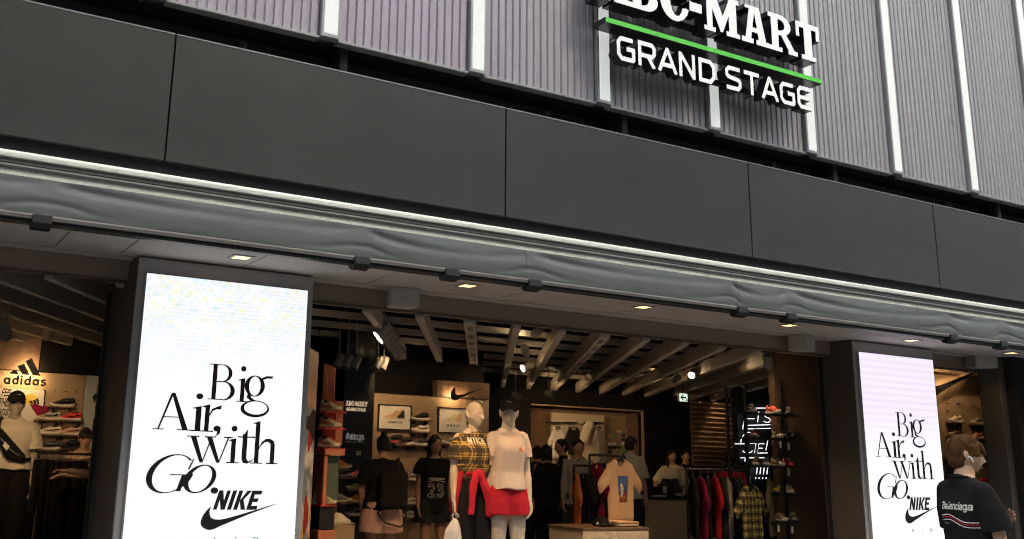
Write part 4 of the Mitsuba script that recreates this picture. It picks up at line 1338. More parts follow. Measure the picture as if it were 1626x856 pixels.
def hanging_tee(o, yaw, mat, label, group=None, w=.52, h=.70, sl=.2, name='hanging_shirt', seed=1, thick=.06, cat_='shirt', hook=.09, outline=None, fold=.012):
    """A shirt on its hanger: o the middle of its hem."""
    k = thing(name, label, cat_, group)
    m = placed(garment(outline or tee_outline(w, h, sl), thick, fold, seed), o, yaw)
    part(k, 'cloth', m, mat, 50)
    hg = LineString([(-w * .40, h - .03), (0, h + .03), (w * .40, h - .03)]).buffer(.010)
    part(k, 'hanger', placed(extrude(hg, .012), o, yaw), 'black_metal')
    hk = rod([placed(trimesh.Trimesh([[math.cos(a) * .022, h + .03 + hook - .022 + math.sin(a) * .022, 0]] * 3, [[0, 1, 2]], process=False), o, yaw).vertices[0] for a in np.linspace(-1.5, 3.6, 14)], .003, 6)
    part(k, 'hook', cat(hk, rod([placed(trimesh.Trimesh([[0, h + .02, 0]] * 3, [[0, 1, 2]], process=False), o, yaw).vertices[0], placed(trimesh.Trimesh([[0, h + .03 + hook - .044, 0]] * 3, [[0, 1, 2]], process=False), o, yaw).vertices[0]], .003, 6)), 'alloy')
    return k, m


def plaid(name, base, dark, light, f=.085, ang=0.0):
    def fn(p, n, uv):
        u = (p.x * .86 + p.y * .5 + ang) / f
        v = p.z / f
        def band(t, a, b):
            q = t - dr.floor(t)
            return smoothstep(a - .03, a, q) * (1 - smoothstep(b, b + .03, q))
        du = .85 * band(u, .05, .46) + .6 * band(u, .55, .64) + .6 * band(u, .80, .86)
        dv = .85 * band(v, .05, .46) + .6 * band(v, .55, .64) + .6 * band(v, .80, .86)
        k = 1 - (1 - du) * (1 - dv)
        c = mix(base, dark, dr.minimum(1, k))
        return mix(c, light, dr.maximum(band(u, .70, .72), band(v, .70, .72)) * .6)
    return pbr(name, proc(fn), .85, 0, .12)


plaid('plaid_mustard', (.50, .28, .05), (.035, .035, .035), (.6, .5, .3), .105)
plaid('plaid_yellow', (.40, .34, .08), (.022, .024, .022), (.5, .45, .3), .088, .3)

# ------------------------------------------------------------------ the passer-by
c = px(1533, 724, 4.15)
pk, pj = figure('person', 'young man in loose black T-shirt with white earphone, passing the right screen', 'person', (c[0] - .03, c[1], .0), H=1.745, face=-106, head=(-26, -3), skin='skin_pale', edge=.009, headsub=5, slim=.96,
                arms={1: ((.08, .22, -1), (-.85, .45, .16), (0, -1, -.2)), -1: ((-.08, .26, -1), (.86, .38, .34), (0, -1, .1))}, top=dict(mat='cloth_black', ease=.030, hem=.80, sleeve=.78, flare=.03, fold=.008, name='loose_shirt', collar='cloth_black'),
                bottom=dict(mat='cloth_charcoal', ease=.008, waist=.98), hair=dict(kind='fringe', mat='hair_brown', fold=.006, nape=-.088), shoes=('cloth_white', 'cloth_white'))
t = pj['top']
cm = np.array(scene['camera']['to_world'].matrix)[:3, 3]
vd = unit(np.array([cm[0], cm[1], 0]) - np.array([c[0], c[1], 0]))
back = unit(pj['R'] @ np.array([-.05, -1, 0]))
o = np.array([c[0], c[1], 0]) + back * .2
o[2] = pj['nk'][2] - .215
side = np.cross([0, 0, 1], back)
flat_mesh_decal(pj['top_key'], 'print_word', meshkit.text_mesh('Balenciaga', 1.0, depth=1.0, bold=True), t, o - side * .060 + [0, 0, .035], back, (0, 0, 1), 'cloth_white', .225, .062, .0015)
for dz, mt, w_ in ((.010, 'cloth_white', .0065), (-.004, 'cloth_red', .0055), (-.020, 'cloth_white', .0055)):
    cv = smoothcurve([(0, 0), (.06, .006), (.12, -.014), (.18, -.034), (.235, -.034)], 6, False)
    decal(pj['top_key'], 'print_stripe', LineString(cv).buffer(w_ / 2), t, o - side * .065 + [0, 0, dz], back, (0, 0, 1), mt, .0015)
flat_mesh_decal(pj['top_key'], 'print_word', meshkit.text_mesh('2017', 1.0, depth=1.0, bold=False), t, o - side * .053 + [0, 0, -.045], back, (0, 0, 1), 'cloth_midgrey', .042, .013, .0015)
hp = pj['head']
rh = np.random.default_rng(8)
strands = []
for c_ in range(74):
    azc = c_ * 2.39996 + rh.uniform(-.1, .1)
    front = math.sin(azc)
    endc = math.radians(rh.uniform(56, 84) if front > .45 else rh.uniform(84, 118) if front < -.3 else rh.uniform(72, 92))
    s0 = rh.uniform(.02, .55)
    liftc = rh.uniform(1.0, 1.11) if endc < 1.5 else rh.uniform(.985, 1.02)
    swirl = .30 + rh.normal(0, .10)
    for i in range(14):
        da = rh.normal(0, .13)
        pts = []
        for t in np.linspace(0, 1, 7):
            th = endc * (s0 + (1 - s0) * t) * (1 + .02 * da)
            a2 = azc + swirl * t + da * (1 - .75 * t) / max(.35, math.sin(th))
            r = np.array([.0835, .1035, .111]) * (.985 + (liftc - .985) * math.sin(math.pi * min(1, .15 + .75 * t)) + .004 * i / 14)
            pts.append(np.array([0, -.014, .022]) + r * [math.sin(th) * math.cos(a2), math.sin(th) * math.sin(a2), math.cos(th)])
        strands.append(rod([hp(p) for p in pts], np.linspace(.0036, .0008, 7) * rh.uniform(.7, 1.25), 5))
part(pk, 'hair_strands', cat(*strands), 'hair_brown', True, kind='stuff')
part(pk, 'earphone', cat(cyl(hp((.080, -.006, -.008)), hp((.088, .000, -.010)), .008, .007, 10), rod([hp((.088, .001, -.006)), hp((.091, .010, -.022)), hp((.089, .020, -.040))], [.0062, .0052, .0045], 8)), 'white_plastic', 40)

# ------------------------------------------------------------------ mannequins in the middle
def plinth(c, r, label, h=.10):
    k = thing('mannequin_base', label, 'mannequin base')
    part(k, 'plate', cyl((c[0], c[1], ZF), (c[0], c[1], ZF + h), r, r, 28), 'panel_pale', 30)
    part(k, 'rim', cyl((c[0], c[1], ZF), (c[0], c[1], ZF + .012), r + .012, r + .012, 28), 'alloy_dull', 30)


m1 = px(752, 650, 8.06)
B1 = (m1[0], m1[1], ZF + .10)
mk1, mj1 = figure('shop_mannequin', 'bald cream mannequin in mustard plaid top with red sweatshirt tied round its waist', 'mannequin', B1, H=1.80, face=178 - 8, head=(24, 0), skin='mannequin_cream', female=True, face_on=False, plain=True, slim=.84, edge=.011, headsub=5,
                  arms={1: ((.17, .02, -1), (.03, .16, -1), (-1, .2, 0)), -1: ((-.20, -.02, -1), (-.10, .12, -1), (1, .2, 0))},
                  top=dict(mat='plaid_mustard', ease=.026, hem=1.16, sleeve=.60, flare=.02, fold=.009, name='plaid_top', high=True), bottom=dict(mat='cloth_black', ease=.02, flare=.012))
fwd = mj1['R'] @ np.array([0, 1.0, 0])
rt = mj1['R'] @ np.array([-1.0, 0, 0])
nk = affinity.scale(line(heavy, 'NIKE', .12)[0], 1, 1)
bb = nk.bounds
nk = fitted(nk, 0, .17, 0, .062)
o = np.array(B1) + [0, 0, 1.345 * mj1['k']] + fwd * .2 - rt * .085
decal(mj1['top_key'], 'chest_word', nk, mj1['top'], o, fwd, (0, 0, 1), 'cloth_cream')
# sweatshirt round the waist: a back panel, a roll and two knotted sleeves
W1 = mj1['W']
sw = thing('red_sweatshirt', 'red sweatshirt tied by its sleeves round the waist of the bald mannequin', 'sweatshirt')
roll = []
for a in np.linspace(0, 2 * np.pi, 25)[:-1]:
    roll.append(((.135 * math.cos(a), .122 * math.sin(a) + .0, 1.045 - .03 * math.sin(a)), .028))
ps = [hull(ball(roll[i][0], .027, True), ball(roll[(i + 1) % 24][0], .027, True)) for i in range(24)]
def chain(pts, rs):
    return [hull(ball(pts[i], rs[i], True), ball(pts[i + 1], rs[i + 1], True)) for i in range(len(pts) - 1)]
ps += chain([(.02, .15, 1.01), (.06, .165, .93), (.075, .17, .82), (.08, .17, .72)], [(.035, .03, .035), (.042, .022, .04), (.036, .018, .04), (.032, .016, .03)])
ps += chain([(-.02, .15, 1.0), (-.07, .165, .90), (-.12, .15, .78), (-.13, .14, .68)], [(.035, .03, .035), (.048, .024, .04), (.052, .02, .04), (.045, .016, .03)])
ps += [hull(ball((0, .155, 1.02), (.05, .035, .038)), ball((.01, .16, .99), (.04, .03, .03)))]
for s_ in (-1, 1):   # body of the sweatshirt hangs at hips and back
    ps += [hull(ball((s_ * .15, .04, 1.03), (.02, .05, .02), True), ball((s_ * .195, .02, .80), (.018, .075, .02), True), ball((s_ * .20, .0, .68), (.016, .07, .012), True)),
           hull(ball((s_ * .15, -.06, 1.03), (.02, .05, .02), True), ball((s_ * .195, -.05, .70), (.018, .09, .02), True))]
ps += [hull(ball((-.12, -.13, 1.03), .02, True), ball((.12, -.13, 1.03), .02, True), ball((-.15, -.16, .62), .014, True), ball((.15, -.16, .62), .014, True))]
t = crumple(melt(ps, .013, 5), .007, (9, 9, 5), 7)
t.vertices = np.asarray(t.vertices) * [.86, .96, 1] + [0, 0, .075]
part(sw, 'cloth', mj1['fin'](t), 'cloth_red', 45)
part(sw, 'cuff', mj1['fin'](man2tri(hull(ball((.075, .163, .79), (.030, .018, .018)), ball((.076, .163, .76), (.028, .016, .010))))), 'cloth_red', 45)
plinth(B1, .28, 'round pale base under the bald mannequin')

m2 = px(807, 650, 7.92)
B2 = (m2[0], m2[1], ZF + .10)
mk2, mj2 = figure('shop_mannequin', 'cream mannequin in black cap, white T-shirt and red shorts', 'mannequin', B2, H=1.83, face=178 - 16, head=(-14, 0), skin='mannequin_cream', face_on=False, plain=True, edge=.011, headsub=5, slim=.80,
                  arms={1: ((.10, -.02, -1), (.05, .12, -1), (-1, .2, 0)), -1: ((-.11, .02, -1), (-.02, .30, -1), (1, .3, 0))},
                  top=dict(mat='cloth_blush', ease=.024, hemw=.162, hem=.955, sleeve=.54, flare=.010, fold=.008, name='white_shirt'), bottom=dict(mat='cloth_crimson', ease=.014, len=.20, flare=.045, waist=1.0, kind='legs', name='shorts', fold=.008))
basecap(mk2, mj2, 'cloth_black', 'paper_white')
fwd2 = mj2['R'] @ np.array([0, 1.0, 0])
decal(mj2['top_key'], 'chest_logo', unary_union([ELL(.0, .012, .016, .016), R(-.02, -.018, .02, -.004)]), mj2['top'], np.array(B2) + [0, 0, 1.29 * mj2['k']] + fwd2 * .2 + mj2['R'] @ np.array([-.085, 0, 0]), fwd2, (0, 0, 1), 'cloth_orange')
plinth(B2, .28, 'round pale base under the mannequin in red shorts')

# ------------------------------------------------------------------ mannequin of the left room
m3_ = px(31, 640, 11.5)
B3 = (m3_[0] - .03, m3_[1], ZF + .08)
mk3, mj3 = figure('shop_mannequin', 'mannequin in black cap, grey T-shirt and striped track trousers with a belt bag', 'mannequin', B3, H=1.86, face=172, head=(10, 0), skin='mannequin_grey', face_on=False, plain=True, edge=.011, headsub=5,
                  arms={1: ((.16, .0, -1), (.06, .12, -1), (-1, .2, 0)), -1: ((-.15, .02, -1), (-.06, .16, -1), (1, .2, 0))},
                  top=dict(mat='cloth_cream', ease=.036, hem=.98, sleeve=.72, flare=.03, fold=.008, name='grey_shirt'), bottom=dict(mat='cloth_black', ease=.03, flare=.02, fold=.006))
basecap(mk3, mj3, 'cloth_black', 'paper_white')
plinth(B3, .28, 'round pale base under the mannequin of the left room', .08)
F3 = mj3['fin']
for s_ in (-1, 1):
    for q in (-.012, .0, .012):
        pts = []
        for z in np.linspace(.88, .16, 16):
            x = s_ * (np.interp(z, [.1, .5, .88], [.185, .192, .212]) + .004); pts.append((x, q * 1.1 + .0, z))
        V3 = np.asarray(mj3['bottom'].vertices)
        loc = (V3 - np.array(B3)) @ mj3['R'] / mj3['k']
        pp = []
        for (x, y, z) in pts:
            near = loc[(np.abs(loc[:, 2] - z) < .03) & (np.abs(loc[:, 1] - y) < .035) & (loc[:, 0] * s_ > .06)]
            xx = s_ * (np.max(near[:, 0] * s_) + .0015) if len(near) else x
            pp.append(mj3['W']((xx, y, z)))
        part(mj3['bottom_key'], 'side_stripe', rod(pp, .0042, 6), 'cloth_white', True)
# belt bag worn across the chest
bb_ = thing('belt_bag', 'black belt bag strapped slantwise across the chest of the left mannequin', 'bag')
body = melt([hull(ball((.115, .165, 1.32), (.03, .025, .05), True), ball((.02, .185, 1.16), (.05, .035, .055), True), ball((-.115, .165, 1.09), (.03, .025, .045), True), ball((-.02, .18, 1.10), (.05, .03, .03), True))], .012, 4)
part(bb_, 'pouch', F3(body), 'cloth_black', 45)
part(bb_, 'strap', F3(cat(rod([(.125, .15, 1.35), (.13, .09, 1.42), (.12, .0, 1.47), (.09, -.08, 1.44)], .014, 8), rod([(-.14, .15, 1.08), (-.18, .07, 1.08), (-.19, -.02, 1.09)], .014, 8), rod([(.09, -.08, 1.44), (-.05, -.135, 1.25), (-.19, -.02, 1.09)], .014, 8))), 'cloth_black', 40)
part(bb_, 'zip', F3(rod([(.10, .196, 1.27), (.0, .222, 1.165), (-.09, .198, 1.11)], .004, 6)), 'alloy', 40)
part(bb_, 'label_patch', F3(man2tri(hull(*[ball(p, .004, True) for p in ((.07, .215, 1.20), (.03, .222, 1.16), (.055, .215, 1.235), (.015, .222, 1.195))]))), 'paper_white')

# ------------------------------------------------------------------ customers and staff
def person(label, at, **kw):
    kw.setdefault('hair', dict(kind='short', mat='hair_black'))
    kw.setdefault('shoes', ('cloth_charcoal', 'cloth_white'))
    return figure('person', label, 'person', at, **kw)


def footat(x, y, Y):
    p = px(x, y, Y)
    return (float(p[0]), float(p[1]), ZF)


# woman with the backpack
bp, bj = person('woman with hair in a bun, black T-shirt, pink shorts and black backpack, back turned', footat(609, 706, 9.75), H=1.60, face=-20, female=True, slim=1.12, head=(6, -6), skin='skin', hair=dict(kind='bun', mat='hair_black', nape=-.06, side=False), face_on=False,
                arms={-1: ((-.22, .02, -1), (.1, .5, -1), (1, 0, 0)), 1: ((.16, .1, -1), (-.2, .9, -.5), (-1, 0, 0))}, top=dict(mat='cloth_black', ease=.03, hem=.90, sleeve=.78, flare=.03, name='black_shirt'),
                bottom=dict(mat='cloth_pink', ease=.03, len=.30, flare=.05, name='shorts', fold=.008))
k = thing('backpack', 'black backpack hanging on the right shoulder of the woman in pink shorts', 'backpack')
bx = lambda p: p
Fb = bj['fin']
pack = melt([hull(*[ball((.10 + sx * .115, -.225 + sy * .055, 1.12 + sz * .16), .045, True) for sx in (-1, 1) for sy in (-1, 1) for sz in (-1, 1)], ball((.10, -.21, 1.33), (.11, .06, .04))),
             hull(*[ball((.10 + sx * .085, -.30, 1.02 + sz * .07), .03, True) for sx in (-1, 1) for sz in (-1, 1)])], .014, 5)
part(k, 'bag_body', Fb(crumple(pack, .004)), 'cloth_black', 45)
part(k, 'strap', Fb(rod([(.16, -.16, 1.30), (.17, -.06, 1.46), (.16, .06, 1.44), (.17, .13, 1.30), (.20, .08, 1.10), (.2, -.12, 1.0)], .018, 8)), 'cloth_charcoal', 40)
part(k, 'strap', Fb(rod([(.03, -.18, .99), (-.06, -.19, .86), (.03, -.20, .76), (.20, -.20, .72), (.27, -.17, .78), (.24, -.18, .96)], .010, 8)), 'cloth_charcoal', 40)
part(k, 'haul_loop', Fb(rod([(.08, -.21, 1.355), (.085, -.22, 1.40), (.115, -.22, 1.40), (.12, -.21, 1.355)], .006, 6)), 'cloth_charcoal', 40)
part(k, 'emblem', Fb(rod([(.02, -.292, 1.25), (.045, -.294, 1.262), (.06, -.294, 1.25), (.052, -.296, 1.225)], .005, 6)), 'alloy', 40)
part(k, 'zip', Fb(rod([(.12, -.290, 1.23), (.17, -.292, 1.255), (.21, -.275, 1.27)], .003, 6)), 'alloy', 40)
# woman in the jersey
jp, jj = person('woman with long hair in a black basketball jersey numbered 23, facing the street', footat(690, 709, 10.4), H=1.64, face=165, female=True, head=(8, -4), skin='skin_tan', hair=dict(kind='long', mat='hair_black', side=False, fold=.008),
                arms={1: ((.14, .0, -1), (.02, .30, -1), (-1, 0, 0)), -1: ((-.16, .03, -1), (-.02, .5, -1), (1, 0, 0))}, top=dict(mat='cloth_black', ease=.034, hem=.80, sleeve=.46, flare=.03, name='jersey', collar='cloth_white'),
                bottom=dict(mat='cloth_charcoal', ease=.03, len=.26, flare=.04, name='shorts'))
fj = jj['R'] @ np.array([0, 1.0, 0]); rj = jj['R'] @ np.array([-1.0, 0, 0])
oj = np.array([*footat(690, 709, 10.4)])
def digit(d):
    P = {'2': [[(.1, .8), (.25, .95), (.6, .95), (.75, .8), (.75, .65), (.1, .05), (.8, .05)]], '3': [[(.1, .85), (.25, .95), (.6, .95), (.75, .8), (.72, .6), (.4, .52), (.72, .45), (.78, .25), (.6, .05), (.25, .05), (.08, .15)]]}[d]
    o_ = U(*[LineString(s).buffer(.115, cap_style=2) for s in P])
    return o_.difference(o_.buffer(-.045))
num = unary_union([fitted(digit('2'), 0, .085, 0, .15), fitted(digit('3'), .105, .19, 0, .15)])
decal(jj['top_key'], 'number', num, jj['top'], oj + [0, 0, .985 * jj['k'] - 0] + fj * .2 - rj * .10, fj, (0, 0, 1), 'cloth_white')
pl_ = unary_union([LineString(smoothcurve([(0, .0), (.05, .012), (.11, .014), (.2, .0)], 4, False)).buffer(.004)] + [R(.01 + i * .024, .022, .026 + i * .024, .046) for i in range(8)])
decal(jj['top_key'], 'chest_script', pl_, jj['top'], oj + [0, 0, 1.165 * jj['k']] + fj * .2 - rj * .10, fj, (0, 0, 1), 'cloth_cream')
# the shop group at the rear, seen from behind or the side
person('dark clothed customer seen from behind, leftmost of the group before the alcove', footat(853, 719, 12.6), H=1.60, face=-40, edge=.02, headsub=3, face_on=False, top=dict(mat='cloth_charcoal', sleeve=1.7, hem=.8), bottom=dict(mat='cloth_navy'), hair=dict(kind='short', mat='hair_black', side=False))
person('dark haired customer in black, second of the group before the alcove', footat(868, 718, 12.3), H=1.62, face=-20, edge=.02, headsub=3, face_on=False, female=True, top=dict(mat='cloth_black', sleeve=1.8, hem=.78), bottom=dict(mat='cloth_black'), hair=dict(kind='long', mat='hair_black', side=False))
person('man in black turning his head to the left, third of the group', footat(893, 714, 12.5), H=1.72, face=60, edge=.02, headsub=3, face_on=False, head=(20, 0), skin='skin_tan', top=dict(mat='cloth_black', sleeve=.7, hem=.85), bottom=dict(mat='cloth_denim'))
person('man in a grey long sleeved shirt standing left of the clothes rail', footat(918, 711, 11.7), H=1.70, face=150, edge=.018, headsub=4, skin='skin_tan', top=dict(mat='cloth_grey', sleeve=1.9, hem=.82, collar='cloth_grey'), bottom=dict(mat='cloth_charcoal'))
wp, wj = person('man in a white shirt with a bag strap, back turned, at the till', footat(1001, 700, 12.0), H=1.78, face=-70, edge=.014, headsub=4, head=(-10, 0), face_on=False, top=dict(mat='cloth_shirt', sleeve=.85, hem=.85, ease=.03, flare=.03, collar='cloth_shirt'), bottom=dict(mat='cloth_navy'), hair=dict(kind='short', mat='hair_black', nape=-.07))
part(wp, 'bag_strap', wj['fin'](rod([(-.13, .10, 1.42), (-.12, .0, 1.475), (-.09, -.10, 1.42), (.02, -.155, 1.25), (.12, -.15, 1.05)], .012, 8)), 'cloth_black', 40)
person('woman in a cream blouse serving behind the till counter', footat(1067, 726, 13.2), H=1.64, face=128, female=True, head=(28, -4), edge=.014, headsub=4, skin='skin_pale', hair=dict(kind='long', mat='hair_black', side=False),
       arms={1: ((.55, .3, -1), (-.1, .8, -.75), (0, 0, -1)), -1: ((-.3, .1, -1), (.1, .7, -.7), (0, 0, -1))}, top=dict(mat='cloth_cream', sleeve=.95, hem=.88, collar='cloth_cream'), bottom=dict(mat='cloth_black'))
person('person with dark hair standing in shade right of the cashier', footat(1089, 729, 13.9), H=1.66, face=150, edge=.02, headsub=3, face_on=False, top=dict(mat='cloth_black', sleeve=.8), bottom=dict(mat='cloth_black'))
person('customer in a red T-shirt bending over the rail of maroon shirts', footat(1161, 726, 10.6), H=1.60, face=-40, lean=26, edge=.014, headsub=4, face_on=False, top=dict(mat='cloth_crimson', sleeve=.75, hem=.88, ease=.03), bottom=dict(mat='cloth_charcoal'), hair=dict(kind='short', mat='hair_black', side=False))
# left room
person('woman with short dark hair in a beige sleeveless top behind the trouser rail', footat(136, 693, 12.0), H=1.60, face=165, female=True, head=(14, -10), edge=.013, headsub=4, skin='skin_pale', hair=dict(kind='fringe', mat='hair_black'),
       arms={1: ((.15, .35, -1), (-.1, .9, -.3), (0, 0, -1)), -1: ((-.1, .3, -1), (.3, .9, -.2), (0, 0, -1))}, top=dict(mat='cloth_tan', sleeve=.0, hem=.9), bottom=dict(mat='cloth_black'))
person('customer in a grey T-shirt reaching left over the trouser rail, half behind the pillar', footat(176, 700, 10.7), H=1.64, face=88, female=True, head=(0, -20), edge=.012, headsub=4, skin='skin', hair=dict(kind='long', mat='hair_black'),
       arms={1: ((.12, .62, -.8), (-.1, 1, -.02), (0, 0, -1)), -1: ((-.1, .7, -.75), (.12, 1, .12), (0, 0, -1))}, top=dict(mat='cloth_midgrey', sleeve=.72, hem=.84, ease=.03), bottom=dict(mat='cloth_black'))

# ------------------------------------------------------------------ shoe walls
PEG = {(70, 620): 'upper row left', (87, 621): 'upper row second', (104, 622): 'upper row third', (70, 641): 'second row left', (121, 642): 'second row right', (121, 622): 'upper row right', (1503, 641): 'upper left', (1520, 642): 'upper middle', (1544, 645): 'upper right',
       (1503, 652): 'lower left', (1553, 648): 'beside the pier'}
def wall_shoe(x, y, Y, cols, label, group, toe=180, s=.86, shelf=True, lw=.30, tilt=0):
    c = px(x, y, Y)
    shoe((c[0], c[1] - .055, c[2] - .05 * s + .001), toe, cols, label, group, s, pitch=tilt)
    if shelf:
        ledge((c[0], c[1] - .115, c[2] - .05 * s), lw, .115, 'thin shelf under the ' + label[:1].lower() + ' '.join(label[1:].split()[:9]), 'shelves of the ' + group.split(' on ')[-1])


def halo(shape, Y, out, mat, parent, name, e, dep=.035, col=(1.0, .62, .28)):
    """A raised logo lit from behind: dark plate, and behind it a lit strip that faces the wall."""
    k = part(parent, name, wall_shape(shape, Y - out, dep), mat)
    inner = shape.buffer(-.006)
    if inner.is_empty:
        return
    m = wall_shape(inner, Y - out + .012, .002)
    part(k, 'back_light', m, 'bulb_warm', emitter={'type': 'area', 'radiance': rgb(*(np.array(col) * e)), 'sampling_weight': .25})


GN = 'shoes on the middle shoe wall'
YN = 11.3
for x, y, cols, lab in ((664, 662, ('white', 'black', 'white'), 'Black shoe with white sole at the top right of the first poster'), (664, 681, ('cream', 'cream', 'coral'), 'Cream shoe under the black one beside the first poster'),
                        (637, 701, ('white', 'black', 'dark_grey'), 'Black shoe under the first poster'), (664, 702, ('white', 'dark_grey', 'red'), 'Dark shoe with red heel right of the one under the poster'),
                        (622, 697, ('red', 'black', 'red'), 'Black and red shoe half behind the head of the backpack woman'), (652, 757, ('white', 'grey', 'white'), 'Grey shoe on the lower shelf between the two women'),
                        (649, 795, ('white', 'cream', 'grey'), 'Pale shoe low on the wall between the two women'), (647, 816, ('white', 'white', 'grey'), 'White shoe lowest on the wall between the two women'),
                        (712, 700, ('white', 'grey', 'black'), 'Grey shoe left of the bald mannequin'), (737, 706, ('white', 'cream', 'grey'), 'Pale shoe behind the plaid top')):
    wall_shoe(x, y, YN, cols, lab, GN)
for (xa, xb, ya, yb, w_, lab) in ((603, 651, 643, 686, 'AIR MAX 270', 'framed poster of a beige shoe over the backpack woman'), (697.5, 741, 648, 691, 'AIR MAX 270', 'framed poster of a pale shoe behind the bald mannequin')):
    a, b = px(xa, ya, YN - .03), px(xb, yb - (xb - xa) * .0, YN - .03)
    k = thing('framed_poster', lab, 'poster', 'framed posters on the middle shoe wall')
    x0, x1, z1, z0 = a[0], b[0], a[2], b[2] + .03
    part(k, 'board', box(x0, x1, YN - .025, YN - .002, z0, z1), 'paper_white')
    for q in (box(x0 - .012, x1 + .012, YN - .04, YN - .003, z1 + .001, z1 + .014), box(x0 - .012, x1 + .012, YN - .04, YN - .003, z0 - .014, z0 - .001), box(x0 - .013, x0 - .001, YN - .04, YN - .003, z0, z1), box(x1 + .001, x1 + .013, YN - .04, YN - .003, z0, z1)):
        part(k, 'frame', q, 'black_metal')
    part(k, 'lettering', sans(w_, x0 + .26 * (x1 - x0), x1 - .26 * (x1 - x0), YN - .0255, z0 + .24 * (z1 - z0), .09 * (z1 - z0), .002), 'ink')
    part(k, 'mark', wall_shape(fitted(SWOOSH, (x0 + x1) / 2 - .014, (x0 + x1) / 2 + .014, z0 + .13 * (z1 - z0), z0 + .165 * (z1 - z0)), YN - .0255, .002), 'ink')
    so = smoothcurve([(0, .1), (.02, .0), (.5, -.02), (.98, .0), (1, .12), (.6, .06), (.2, .07)], 6)
    ub = smoothcurve([(.0, .12), (.04, .2), (.22, .26), (.42, .40), (.60, .62), (.68, .5), (.84, .62), (.98, .56), (1.0, .3), (.98, .14), (.6, .07), (.2, .08)], 6)
    hb = smoothcurve([(.62, .12), (.72, .30), (.86, .52), (.97, .58), (1.0, .3), (.98, .10), (.8, .06)], 6)
    kq = .62 * (x1 - x0)
    fx = lambda P_: affinity.translate(affinity.scale(Polygon(P_).buffer(0), kq, min(kq, .42 * (z1 - z0) / .62), origin=(0, 0)), x0 + .19 * (x1 - x0), z0 + .42 * (z1 - z0))
    first = 'beige' in lab
    part(k, 'shoe_picture', wall_shape(fx(ub), YN - .0255, .0015), 'cloth_tan' if first else 'cloth_cream')
    part(k, 'shoe_picture', wall_shape(fx(so), YN - .0271, .0012), 'cloth_cream' if first else 'paper_white')
    part(k, 'shoe_picture', wall_shape(fx(hb), YN - .0284, .0012), 'cloth_charcoal' if first else 'cloth_tan')
a, b = px(706, 636, YN), px(757, 616, YN)
k = thing('wall_logo', 'dark curved tick standing off the middle shoe wall, lit from behind', 'logo')
halo(fitted(SWOOSH, a[0], b[0], px(718, 637, YN)[2], px(757, 617, YN)[2]), YN - .05, .09, 'near_black', k, 'tick', 5.0)
part(k, 'stand_off', cat(*[cyl((a[0] + u * (b[0] - a[0]), YN - .07, a[2] + .03 + v), (a[0] + u * (b[0] - a[0]), YN - .001, a[2] + .03 + v), .006, sides=8) for u, v in ((.15, .0), (.4, .03))]), 'black_metal')
k = thing('studio_lamp', 'round pale lamp bowl left of the white shirted mannequin', 'lamp')
k2 = px(759, 641, 11.1)
part(k, 'bowl', man2tri(hull(ball(k2, (.07, .05, .05))) - hull(ball(k2 + [0, -.03, -.03], (.062, .05, .042)))), 'alloy', 40)
part(k, 'stem', cyl(k2 + [0, .03, .04], k2 + [0, .19, .10], .008), 'black_metal')

# black column: lettering, cards and shoes
Yk = Yc - .001
k = thing('column_lettering', 'white shop name lettering on the black column behind the backpack woman', 'lettering')
a, b = px(549, 645, Yk), px(583, 645, Yk)
sh, w = line(slab, 'ABC-MART', .03)
part(k, 'words', wall_shape(fitted(sh, a[0], b[0], px(565, 645, Yk)[2], px(565, 637, Yk)[2]), Yk, .006), 'sign_white', emitter={'type': 'area', 'radiance': rgb(.05, .036, .022), 'sampling_weight': .03})
sh, w = line(square, 'GRAND STAGE', .16)
part(k, 'words', wall_shape(fitted(sh, px(550, 650, Yk)[0], px(581, 650, Yk)[0], px(565, 653, Yk)[2], px(565, 647.5, Yk)[2]), Yk, .006), 'sign_white', emitter={'type': 'area', 'radiance': rgb(.05, .036, .022), 'sampling_weight': .03})
part(k, 'words', sans('#abcgs', px(549, 696, Yk)[0], px(578, 696, Yk)[0], Yk, px(565, 698, Yk)[2], .075, .003, False), 'sign_white', emitter={'type': 'area', 'radiance': rgb(.018, .018, .018), 'sampling_weight': .03})
part(k, 'underline', box(px(549, 702, Yk)[0], px(578, 702, Yk)[0], Yk - .003, Yk, px(565, 702.5, Yk)[2], px(565, 702, Yk)[2]), 'sign_white')
a, b = px(566, 716, Yk), px(573, 723, Yk)
k = thing('printed_card', 'small pale printed card on the black column under the underlined word', 'card')
part(k, 'sheet', box(a[0], b[0], Yk - .003, Yk, b[2], a[2]), 'paper_white')
part(k, 'camera_mark', wall_shape(U(R(a[0] + .015, b[2] + .014, b[0] - .015, a[2] - .014)).difference(R(a[0] + .022, b[2] + .02, b[0] - .022, a[2] - .02)), Yk - .003, .001), 'ink')
for x, y, cols, lab in ((565, 752, ('cream', 'coral', 'white'), 'Coral and white shoe topmost on the black column'), (561, 772, ('grey', 'lime', 'dark_grey'), 'Lime green shoe second on the black column'), (561, 791, ('cream', 'orange', 'white'), 'Orange shoe third on the black column'),
                        (560, 812, ('white', 'dark_grey', 'grey'), 'Dark shoe lowest on the black column')):
    wall_shoe(x, y, Yc, cols, lab, 'shoes on the black column', lw=.26)

